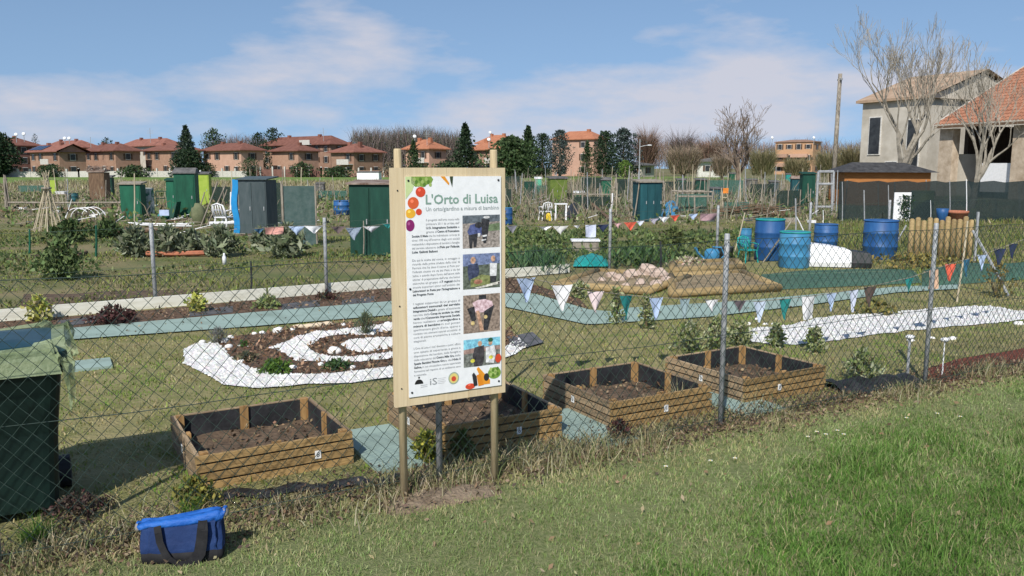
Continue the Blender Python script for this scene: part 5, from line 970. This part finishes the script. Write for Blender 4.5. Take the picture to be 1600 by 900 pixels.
# dishes and aerials
for px, py, Y, lab in ((25, 210, 170, 'white dish on the dark brick house roof'), (37, 209, 170, 'second white dish on the dark brick house roof'), (101, 216, 178, 'white dish on the roof behind the solar panels'), (108, 216, 178, 'right white dish on the roof behind solar panels'), (648, 213, 166, 'white dish on the orange roof by the left sign pole'), (766, 207, 190, 'tall white dish on the far orange roof'), (764, 218, 160, 'white dish on the orange roof by the right sign pole'), (1207, 215, 205, 'white dome at one end of the apartment roof'), (1272, 215, 205, 'white dome at other end of the apartment roof')):
    q = AT(px, py, Y); t = T('satellite_dish', lab, 'dish', (q.x, q.y, q.z-1.6)); MB().tube([(0, 0, 0), (0, 0, 1.6)], .07, 5).build('mast', m_galv, t); MB().lathe([(.03, .12), (.26, .07), (.37, -.02), (.35, -.05), (.1, .05)], 12).build('dish', m_white, t, True, loc=(0, 0, 1.6)).rotation_euler = (R(70), 0, .3)
for px, py, yb, Y, lab in ((234, 200, 219, 190, 'aerial mast above the long roofed house'), (141, 214, 226, 165, 'aerial mast on the square brick house'), (505, 200, 216, 176, 'aerial mast on the three storey block'), (667, 203, 222, 165, 'aerial mast by the left sign pole')):
    q = AT(px, py, Y); q2 = AT(px, yb, Y); t = T('aerial', lab, 'aerial', (q.x, q.y, q2.z-.6)); MB().tube([(0, 0, 0), (0, 0, q.z-q2.z+.6)], .05, 5).build('mast', m_galv, t)
    for k in range(3): MB().tube([(-.7, 0, 0), (.7, 0, 0)], .03, 4).build('crossbar', m_galv, t, loc=(0, 0, q.z-q2.z-.3*k))
q = P(945, 290); q = Vector((XAT(997, 95), 95, 0)); t = T('street_lamp', 'tall grey street lamp before the reddish trees', 'street lamp', q); MB().tube([(0, 0, 0), (0, 0, 4.9)], [.08, .05], 7).build('mast', m_galv, t); MB().tube([(0, 0, 4.0), (.5, 0, 4.15), (1.0, 0, 4.2)], .04, 5).build('arm', m_galv, t); MB().blob((1.1, 0, 4.2), (.28, .12, .07), 1, 8, 5, 0).build('lamp_head', m_white, t)

# ------------------------------------------------------------ the farm
t = house('old cream farmhouse with tall dark windows and tiled gable roof', 1337, 1440, 1590, 58, 154, 117, m_plaster, M('old_roof_tile', (.3, .2, .13), (.45, .33, .23), .9, 1.2, 7), 'gable', .35, 2, R(62), 0, False, 0, 'farm buildings')
wv = 5.5
for x, z, h_ in ((-wv*.78, 4.0, 2.6), (-wv*.2, 3.2, 3.6), (-wv*.5, 1.4, 1.4)): window(t, .9, h_, (x, -.02, z), 0, False)
# the barn: roof slope faces left, eave runs towards the camera
e0 = Vector((XAT(1448, 50), 50, 0)); e1 = Vector((XAT(1600, 44), 44, 0)); ed = (e1-e0).normalized(); bi_ = Vector((-ed.y, ed.x, 0)); bi_ = bi_ if bi_.x > 0 else -bi_
zE = 4.16; t = T('barn', 'brick pillared barn with a steep orange tiled roof', 'barn', e0, math.atan2(ed.y, ed.x), 'farm buildings')
Lb, Db, sl_ = 14.0, 9.0, .53; yv = 1 if Matrix.Rotation(math.atan2(ed.y, ed.x), 3, 'Z') @ Vector((0, 1, 0)) == 0 else (1 if (Matrix.Rotation(math.atan2(ed.y, ed.x), 3, 'Z') @ Vector((0, 1, 0))).dot(bi_) > 0 else -1)
nx, ny = 240, 24; vs = []; fs = []
for j in range(ny+1):
    for s_ in (0, 1):
        for i in range(nx+1):
            y = Db*(j+ (0 if s_ == 0 else 0))/ny; x = Lb*i/nx; vs.append((x, yv*y, zE+y*sl_+.07*abs(math.sin(i*math.pi/4))+(.05 if s_ else 0)))
for j in range(ny):
    for i in range(nx): a_ = (2*j+1)*(nx+1)+i; b_ = (2*j+2)*(nx+1)+i; fs.append((a_, a_+1, b_+1, b_))
    for i in range(nx):
        a_ = (2*j)*(nx+1)+i; fs.append((a_, a_+1, a_+nx+2, a_+nx+1))
rf = MB().add(vs, fs).build('roof', M('barn_tile', (.25, .11, .065), (.38, .18, .11), .9, 3, 7, bump=.3), t); 
MB().box((Lb/2, yv*.08, zE-.1), (Lb, .12, .14)).build('eave_beam', m_brown, t); MB().box((-.05, yv*Db/2, zE+Db/2*sl_-.05), (.14, Db, .2), mat=Matrix.Rotation(math.atan(sl_)*yv, 4, 'X')).build('verge', m_plaster, t)
m_brickp = M('old_brick', (.36, .28, .2), (.58, .48, .37), .95, 2.2, 8, bump=.5)
for x in (.5, 5.35, 10.0): MB().box((x, yv*.75, zE/2-.1), (.95, .55, zE-.2)).build('pillar', m_brickp, t)
m_barnin = M('barn_wall_shade', (.03, .022, .016), (.07, .052, .038), .9, 4, 6, stretch=(4, 4, 1))  # interior shade put into the brown of the end and back walls
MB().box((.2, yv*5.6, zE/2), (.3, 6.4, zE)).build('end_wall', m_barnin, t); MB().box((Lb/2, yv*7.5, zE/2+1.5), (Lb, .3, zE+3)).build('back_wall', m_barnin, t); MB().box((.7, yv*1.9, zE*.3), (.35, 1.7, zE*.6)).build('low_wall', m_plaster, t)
q = e0+ed*3.75+bi_*.9; tag(MB().box((0, 0, 0), (2.1, .04, 1.6)).build('white_sheet', m_white, loc=(q.x, q.y, 1.15), rz=math.atan2(ed.y, ed.x)), 'white sheet hung between the pillars of the barn', 'sheet')
p = Vector((XAT(1382, 38), 38, 0)); t = T('wooden_hut', 'low orange brown wooden hut with black felt roof before the farm', 'hut', p)
MB().box((0, .9, .78), (3.9, 1.8, 1.56)).build('body', M('orange_timber', (.3, .12, .035), (.42, .18, .06), .75, 4, 6, stretch=(.5, .5, 8)), t)
MB().add([(-2.2, -.3, 1.5), (2.2, -.3, 1.48), (2.2, 2.2, 1.48), (-2.2, 2.2, 1.5), (-1.3, .9, 1.95), (1.1, .9, 1.93)], [(3, 2, 1, 0), (0, 1, 5, 4), (1, 2, 5), (2, 3, 4, 5), (3, 0, 4)]).build('roof', M('black_felt', (.03, .03, .032), (.07, .07, .072), .8, 4), t)
q = Vector((XAT(1298, 45), 45, 0)); t = T('utility_pole', 'grey wooden utility pole left of the big bare tree', 'utility pole', q); MB().tube([(0, 0, 0), (.06, 0, 6.6)], [.13, .1], 9).build('shaft', m_oldwood, t, True); MB().box((.06, 0, 6.3), (.1, .5, .1)).build('bracket', m_galv, t)

# ------------------------------------------------------------ trees
m_bark = M('pale_bark', (.2, .18, .145), (.34, .305, .25), .95, 6, 6, bump=.3); m_bark2 = M('brown_bark', (.13, .1, .075), (.22, .17, .13), .95, 6, 6)
def bare_tree(label, X, Y, hgt, spread, seed, mat, r0=.2, depth=5, fork=.18, name='bare_tree', up=.35, kids=3, gnarl=.22, group=None, rmin=.012, limbs=None):
    rd = random.Random(seed); t = T(name, label, 'tree', (X, Y, 0), 0, group); tr = MB(); cr = MB()
    def grow(p, d, ln, r, lv, mb):
        n = 4; pts = [p]; rad = [r]; q = p; dd = d
        for i in range(n):
            dd = (dd+Vector((rd.uniform(-gnarl, gnarl), rd.uniform(-gnarl, gnarl), rd.uniform(-.05, .16)))).normalized(); q = q+dd*ln/n; pts.append(q); rad.append(max(rmin, r*(1-.36*(i+1)/n)))
        mb.tube(pts, rad, 8 if lv == 0 else (5 if lv < 3 else 3), cap=False)
        if lv >= depth: return
        k = (limbs or kids+1) if lv == 0 else kids
        for i in range(k):
            f = 1 if i < 2 else rd.uniform(.35, .9); j = min(n, max(1, int(round(f*n)))); b = pts[j]
            a = rd.uniform(0, 2*math.pi) if lv else i*2*math.pi/k+rd.uniform(-.4, .4); s_ = spread*rd.uniform(.55, 1.15)
            o1 = dd.orthogonal().normalized(); o2 = dd.cross(o1); nd = (dd+(o1*math.cos(a)+o2*math.sin(a))*s_+Vector((0, 0, up))).normalized()
            grow(b, nd, ln*rd.uniform(.6, .85) if lv else hgt*.3*rd.uniform(.85, 1.15), rad[j]*rd.uniform(.62, .82), lv+1, cr)
    grow(Vector((0, 0, 0)), Vector((0, 0, 1)), hgt*fork, r0, 0, tr)
    tr.build('trunk', mat, t, True); cr.build('crown', mat, t); return t
bare_tree('large pale bare tree with many forks before the farmhouse', XAT(1405, 40), 40, 7.3, .6, 8, m_bark, .22, 6, .3, up=.38, kids=3, rmin=.0075, limbs=5)
bare_tree('smaller bare tree in front of the barn pillars', XAT(1514, 36), 36, 6.2, .66, 15, m_bark, .16, 5, .24, up=.34, kids=3, rmin=.008, limbs=5)
bare_tree('round headed bare tree on the far side of the allotments', XAT(1150, 72), 72, 5.4, .85, 23, m_bark2, .22, 5, .42, up=.2, kids=3, rmin=.015, limbs=9, gnarl=.12)
def conifer(label, px, yt, yb, wp, Y, cs, style='spruce', n=1500, seed=1, name='conifer', group='evergreens among the houses', z0=0.0):
    n = int(n*1.9); hgt = H+(262-yt)*Y/F; rad = wp*Y/F/2*1.2; t = T(name, label, 'tree', (XAT(px, Y), Y, 0), 0, group); MB().tube([(0, 0, 0), (0, 0, hgt*.95)], [.28, .04], 6).build('trunk', m_bark2, t)
    zf = rng.random(n); a = rng.uniform(0, 2*np.pi, n); rr = np.sqrt(rng.random(n))
    if style == 'spruce': ti = np.floor(zf*9)/9; prof = (1-zf)**.8*(.72+.5*(1-(zf*9-np.floor(zf*9))))
    elif style == 'cedar': k = np.floor(zf*6); off = np.sin(k*2.4)*.25; prof = (.35+.65*np.sin(np.pi*np.clip(zf*.75+.2, 0, 1)))*(.7+.6*((zf*6-k) < .45)); 
    elif style == 'column': prof = np.sin(np.pi*np.clip(zf*.82+.13, 0, 1))**.6
    else: prof = np.sqrt(np.maximum(0, 1-(zf*2-1)**2))
    lob = 1+.25*np.sin(a*3+zf*9+seed)+.15*np.sin(a*7+seed)
    x, y = rad*rr*prof*lob*np.cos(a), rad*rr*prof*lob*np.sin(a); z = hgt*(.06+.94*zf)-(.12*rad*rr if style != 'column' else 0)
    leaves('crown', np.stack([x, y, z], 1), rng.uniform(.5, 1.2, n)*max(.28, rad*.17), cols(n, *cs, var=.3), LEAF, up=.1 if style != 'column' else 1, aspect=.6, parent=t); return t
DG = [(.03, .055, .025), (.045, .075, .035), (.02, .04, .02)]; BG = [(.06, .085, .075), (.09, .115, .1), (.045, .065, .06)]; MG = [(.06, .1, .035), (.08, .125, .05), (.045, .075, .03)]
conifer('big dark evergreen at the left edge of the houses', 2, 205, 272, 52, 150, DG, 'round', 2600, 3)
conifer('tiered tall conifer between brick houses', 298, 198, 268, 42, 150, DG+BG, 'spruce', 2200, 5)
conifer('dark round evergreen at the foot of the tall conifer', 300, 232, 270, 40, 149, DG, 'round', 1400, 6)
conifer('cedar rising behind the pinkish brick house', 340, 202, 240, 34, 190, DG+MG, 'cedar', 900, 7)
conifer('cedar behind the left end of the three storey block', 432, 201, 240, 34, 190, DG, 'cedar', 900, 8)
conifer('dark evergreen between the pinkish house and the block', 409, 208, 270, 26, 172, DG, 'round', 1000, 9)
conifer('spiky evergreen top above the square brick house', 176, 216, 240, 24, 200, DG, 'round', 500, 10)
conifer('thin evergreen top above the leftmost roofs', 66, 211, 235, 12, 200, DG, 'column', 300, 11)
conifer('small conifer in front of the orange roofed house at the sign', 648, 220, 266, 32, 150, MG+DG, 'spruce', 1200, 12)
conifer('large dark cedar above the middle of the sign', 728, 194, 268, 44, 158, DG, 'spruce', 2000, 13)
conifer('broad light green cedar right of the sign', 800, 214, 272, 60, 140, MG, 'cedar', 2200, 14)
conifer('pointed dark conifer right of the broad cedar', 825, 198, 270, 40, 150, DG+MG, 'spruce', 1800, 15)
conifer('dark rounded evergreen beside the salmon building', 847, 211, 270, 30, 148, DG, 'column', 1500, 16)
conifer('blue grey cypress hiding the salmon building corner', 874, 206, 268, 30, 146, BG, 'column', 1600, 17)
conifer('small dark conifer against the salmon wall', 916, 221, 266, 26, 145, DG+MG, 'spruce', 1100, 18)
conifer('tall dark evergreen at the right of the salmon building', 944, 208, 270, 32, 147, DG, 'column', 1900, 19)
conifer('blue cedar right of the dark evergreen', 972, 202, 268, 40, 156, BG, 'cedar', 1800, 20)
conifer('small bright green round bush before the blue cedar', 975, 250, 270, 18, 140, [(.12, .2, .04), (.16, .24, .05)], 'round', 500, 21)
for i, (px, wp, yt, lab) in enumerate([(90, 26, 256, 'dark hedge bush before the solar panel house'), (75, 18, 258, 'small dark bush by the leftmost wall'), (215, 40, 258, 'dark hedge before the square brick house'), (475, 34, 253, 'round dark shrub before the block wing'), (530, 40, 260, 'green hedge left of the white hut'), (700, 50, 252, 'green hedge seen above the sign'), (395, 26, 246, 'round evergreen shrub beside the pinkish house'), (330, 20, 254, 'low shrub by the pinkish house wall'), (615, 30, 250, 'dry shrub just left of the sign top')]):
    conifer(lab, px, yt, 275, wp, 151, DG+MG if i != 8 else [(.2, .16, .11), (.14, .11, .08)], 'round', 500, 30+i, 'garden_shrub', 'shrubs before the houses')
def twigs(name, X, Y, hgt, rad, n, cs, wd=.05, parent=None, base=.1):
    a = rng.uniform(0, 2*np.pi, n); r = np.sqrt(rng.random(n)); b = np.stack([X+r*rad*.55*np.cos(a), Y+r*rad*.55*np.sin(a), rng.uniform(base, .5, n)*hgt], 1)
    return blades(name, b, rng.uniform(.3, .55, n)*hgt, np.full(n, wd), cols(n, *cs, var=.25), TWIG, lean=1.15, parent=parent, az=a+rng.normal(0, .7, n))
def twig_tree(label, px, yt, wp, Y, cs, n=900, group='bare brown trees beyond the allotments'):
    hgt = H+(262-yt)*Y/F; rad = wp*Y/F/2; t = T('bare_tree', label, 'tree', (XAT(px, Y), Y, 0), 0, group); mb = MB()
    for k in range(5): q = k*1.26; mb.tube([(0, 0, 0), (.15*rad*math.cos(q), .15*rad*math.sin(q), hgt*.3), (.45*rad*math.cos(q), .45*rad*math.sin(q), hgt*.7)], [.16, .1, .03], 5)
    mb.build('trunk', m_bark2, t); twigs('crown', 0, 0, hgt, rad, n, cs, max(.035, Y*.0004), t); return t
RBn = [(.27, .17, .12), (.22, .14, .1), (.18, .12, .09)]; PBn = [(.33, .25, .18), (.27, .21, .15), (.22, .17, .12)]; OBn = [(.22, .2, .1), (.27, .23, .13), (.16, .15, .08)]; PUn = [(.16, .125, .115), (.2, .16, .145), (.13, .105, .095)]
for args in [('slim reddish brown tree behind the street lamp', 1008, 190, 34, 165, RBn, 1300), ('rounded brown bare tree behind the pale bush', 1062, 195, 50, 175, PUn, 1300), ('broad pale brown leafless bush like a fountain', 1065, 219, 76, 130, PBn, 2200), ('reddish bare tree left of the round headed tree', 1105, 205, 50, 160, RBn, 1200), ('olive brown scrub right of the round headed tree', 1188, 224, 56, 120, OBn, 1600), ('olive brown scrub beside the apartment block', 1240, 240, 60, 125, OBn, 1400), ('olive scrub left of the utility pole', 1290, 226, 50, 105, OBn, 1500), ('brown bush at the farmhouse corner', 1325, 215, 40, 75, OBn, 1400), ('pale bare tree beside the white farm building', 1125, 232, 44, 120, PBn, 1200)]: twig_tree(*args)
V_ = []
t = None
xs = []; 
def wood(name, label, x0, x1, ytop, Y, n, cs):
    X = rng.uniform(XAT(x0, Y), XAT(x1, Y), n); Yv = rng.uniform(Y, Y+18, n); top = H+(262-ytop)*Y/F; prof = .72+.4*fbm(X*.13, X*0+3, 7)
    o = blades(name, np.stack([X, Yv, rng.uniform(.1, .75, n)*top*prof], 1), rng.uniform(.2, .38, n)*top, np.full(n, .1), cols(n, *cs, var=.22), TWIG, lean=.8); return tag(o, label, 'wood', kind='stuff')
wood('far_wood', 'dark leafless wood behind the houses left of the sign', 548, 720, 196, 215, 9000, PUn+[(.09, .1, .06)])
wood('far_wood', 'thin leafless wood behind the pinkish house', 318, 420, 206, 215, 3500, PUn)
wood('far_wood', 'leafless wood along the horizon at the right', 1000, 1420, 214, 260, 9000, PUn+RBn)
wood('far_wood', 'low far scrub along the horizon behind the houses', -250, 1000, 240, 250, 9000, PUn+[(.07, .09, .05)])

# loose sticks, boards and litter lying about the plots
def litter(label, pix, n, seed):
    rd = random.Random(seed); pl = [P(*p) for p in pix]; mb = MB(); x, y = scatter([(p.x, p.y) for p in pl], n)
    for a, b in zip(x, y):
        q = rd.random(); L_ = rd.uniform(.2, 1.1); az = rd.uniform(-.7, .7); z = rd.uniform(.02, .12); d = Vector((math.cos(az)*L_, math.sin(az)*L_, rd.uniform(-.02, .25) if q < .7 else rd.uniform(.2, .9)))
        if q < .8: mb.tube([(a, b, z), Vector((a, b, z))+d], [.014, .01], 4, rd.choice((0, 0, 0, 1, 1, 0, 2)))
        else: mb.box((a, b, .05), (rd.uniform(.1, .4), rd.uniform(.08, .25), rd.uniform(.03, .14)), az, rd.choice((0, 1, 3, 4, 2)))
    return tag(mb.build('litter', [m_oldwood, m_brown, m_white, m_slate, m_dgreen]), label, 'litter', kind='stuff')
litter('sticks, boards and litter around the sheds of the far left plots', [(20, 368), (440, 376), (520, 345), (150, 318), (0, 322)], 420, 2)
litter('sticks and litter around the cupboards of the far right plots', [(800, 350), (1290, 350), (1290, 300), (810, 300)], 520, 4)
for i, (a, b, c_, d_) in enumerate([(393, 362, 386, 300), (402, 362, 394, 296), (408, 362, 402, 306), (398, 364, 408, 312), (390, 362, 396, 318)]): stick(a, b, c_, d_, .014, m_cane, ['cane in the fan leaning on the slate shed, outermost', 'tallest cane in the fan on the slate shed', 'inner cane in the fan on the slate shed', 'crossing cane in the fan on the slate shed', 'shortest cane in the fan on the slate shed'][i], 'cane', group='canes on the slate shed', name='cane')
p = P(152, 316); hz0 = 46*p.y/F
t = T('roof_junk', 'tangle of rusty sheets and sticks on the brown hut roof', 'scrap', p+Vector((0, .3, hz0+.08)))
rd = random.Random(8); mb = MB()
for i in range(26): mb.tube([(rd.uniform(-.6, .5), rd.uniform(-.2, .3), rd.uniform(0, .2)), (rd.uniform(-.6, .7), rd.uniform(-.2, .3), rd.uniform(.02, .3))], .014, 4)
o = mb.build('sticks', m_rust, t); o['kind'] = 'stuff'; MB().box((-.1, 0, .03), (1.0, .5, .04), .1).build('sheet', m_rust, t)

chips('path_litter', PTHc, 1500, .035, [(.2, .14, .09), (.12, .09, .06), (.3, .25, .16)], .022, 'dead leaves blown over the green grey path')
CR = [(.1, .15, .045), (.15, .2, .06), (.07, .11, .04), (.19, .23, .1)]
veg('crops', 'low green crops filling the near left plots', [(-250, 440), (640, 412), (640, 372), (-250, 380)], 12000, (.03, .16), CR, 'leaf', .09, patch=.54, seed=41, cat='crops')
veg('crops', 'low green crops between the far fence and the blue barrels', [(790, 424), (1190, 412), (1180, 362), (790, 366)], 15000, (.04, .28), CR, 'leaf', .11, patch=.5, seed=47, cat='crops')
veg('crops', 'mixed crops and brush among the sheds of the far plots', [(-200, 362), (1300, 352), (1300, 306), (-150, 306)], 30000, (.06, .55), CR+[(.22, .19, .12), (.16, .14, .1)], 'leaf', .17, patch=.5, seed=53, cat='crops')
veg('brush', 'grey brown dead stalks crowding the far allotment plots', [(780, 345), (1310, 345), (1300, 290), (800, 290)], 26000, (.3, 1.3), [(.24, .2, .15), (.32, .28, .21), (.17, .15, .11), (.12, .15, .08)], 'blade', .03, patch=.42, seed=59, cat='stalks', mat=DRY)
veg('brush', 'dead stalks and canes crowding the far left plots', [(0, 345), (560, 345), (540, 292), (20, 292)], 12000, (.2, 1.0), [(.28, .24, .17), (.34, .3, .22), (.2, .17, .12)], 'blade', .03, patch=.48, seed=61, cat='stalks', mat=DRY)
for i, (a, b, wp, hp, m, lab) in enumerate([(850, 306, 50, 16, m_gnet, 'long low green screen behind the olive cupboard'), (1020, 298, 90, 14, m_net, 'long low dark screen beyond the teal shed'), (1230, 332, 40, 34, m_net, 'dark net screen left of the grey gate frame'), (1150, 336, 40, 20, m_gnet, 'low green net screen behind the brushwood'), (60, 300, 60, 10, m_gnet, 'low green net beyond the cane wigwam'), (520, 312, 46, 14, m_gnet, 'low green net beyond the blue tub'), (350, 318, 40, 26, m_net, 'dark screen behind the white chair'), (790, 330, 20, 34, m_net, 'dark screen behind the sign edge barrel')]):
    panel('screen', a, b, wp, hp, m, lab, 'screen', R((5, -6, 8, -4, 3, -5, 10, 0)[i]), 3)

x, y = gpts(900, -2.5, 6.5, 2.8, 8.5); d = perp(x, y); k = (d > .05) & (d < 2.6); x, y = x[k], y[k]; N = len(x)
o = leaves('fallen_leaves', np.stack([x, y, rng.uniform(.012, .03, N)], 1), rng.uniform(.015, .045, N), cols(N, (.34, .25, .15), (.25, .17, .1), (.42, .35, .22), var=.25), DRY, up=.1); tag(o, 'scattered dead leaves lying in the verge grass', 'leaves', kind='stuff')
for i, (px, py, wp, hp, lab) in enumerate([(60, 850, 70, 60, 'long green grass tuft at the foot of the bin'), (300, 812, 40, 46, 'upright grass tuft behind the tote bag'), (1060, 640, 60, 60, 'pale dry grass tuft in front of the third bed'), (1010, 650, 40, 40, 'small dry grass tuft by the dark purple shrub')]):
    p = P(px, py); wv = wp*p.y/F*.5; hv = hp*p.y/F; t = T('grass_tuft', lab, 'grass tuft', p, 0, 'grass tufts near the fence'); n = 300 if i < 1 else 160
    a = rng.uniform(0, 6.28, n); r = np.abs(rng.normal(0, .5, n))*wv
    blades('blades', np.stack([r*np.cos(a), r*np.sin(a), np.zeros(n)], 1), rng.uniform(.45, 1.05, n)*hv*np.exp(-(r/wv)**2), rng.uniform(.002, .0045, n), cols(n, (.06, .15, .02), (.09, .2, .03), (.14, .25, .05)) if i < 2 else cols(n, (.4, .36, .23), (.3, .27, .15), (.2, .22, .1)), LEAF if i < 2 else DRY, lean=.9, parent=t, az=a+rng.normal(0, .6, n))['kind'] = 'stuff'
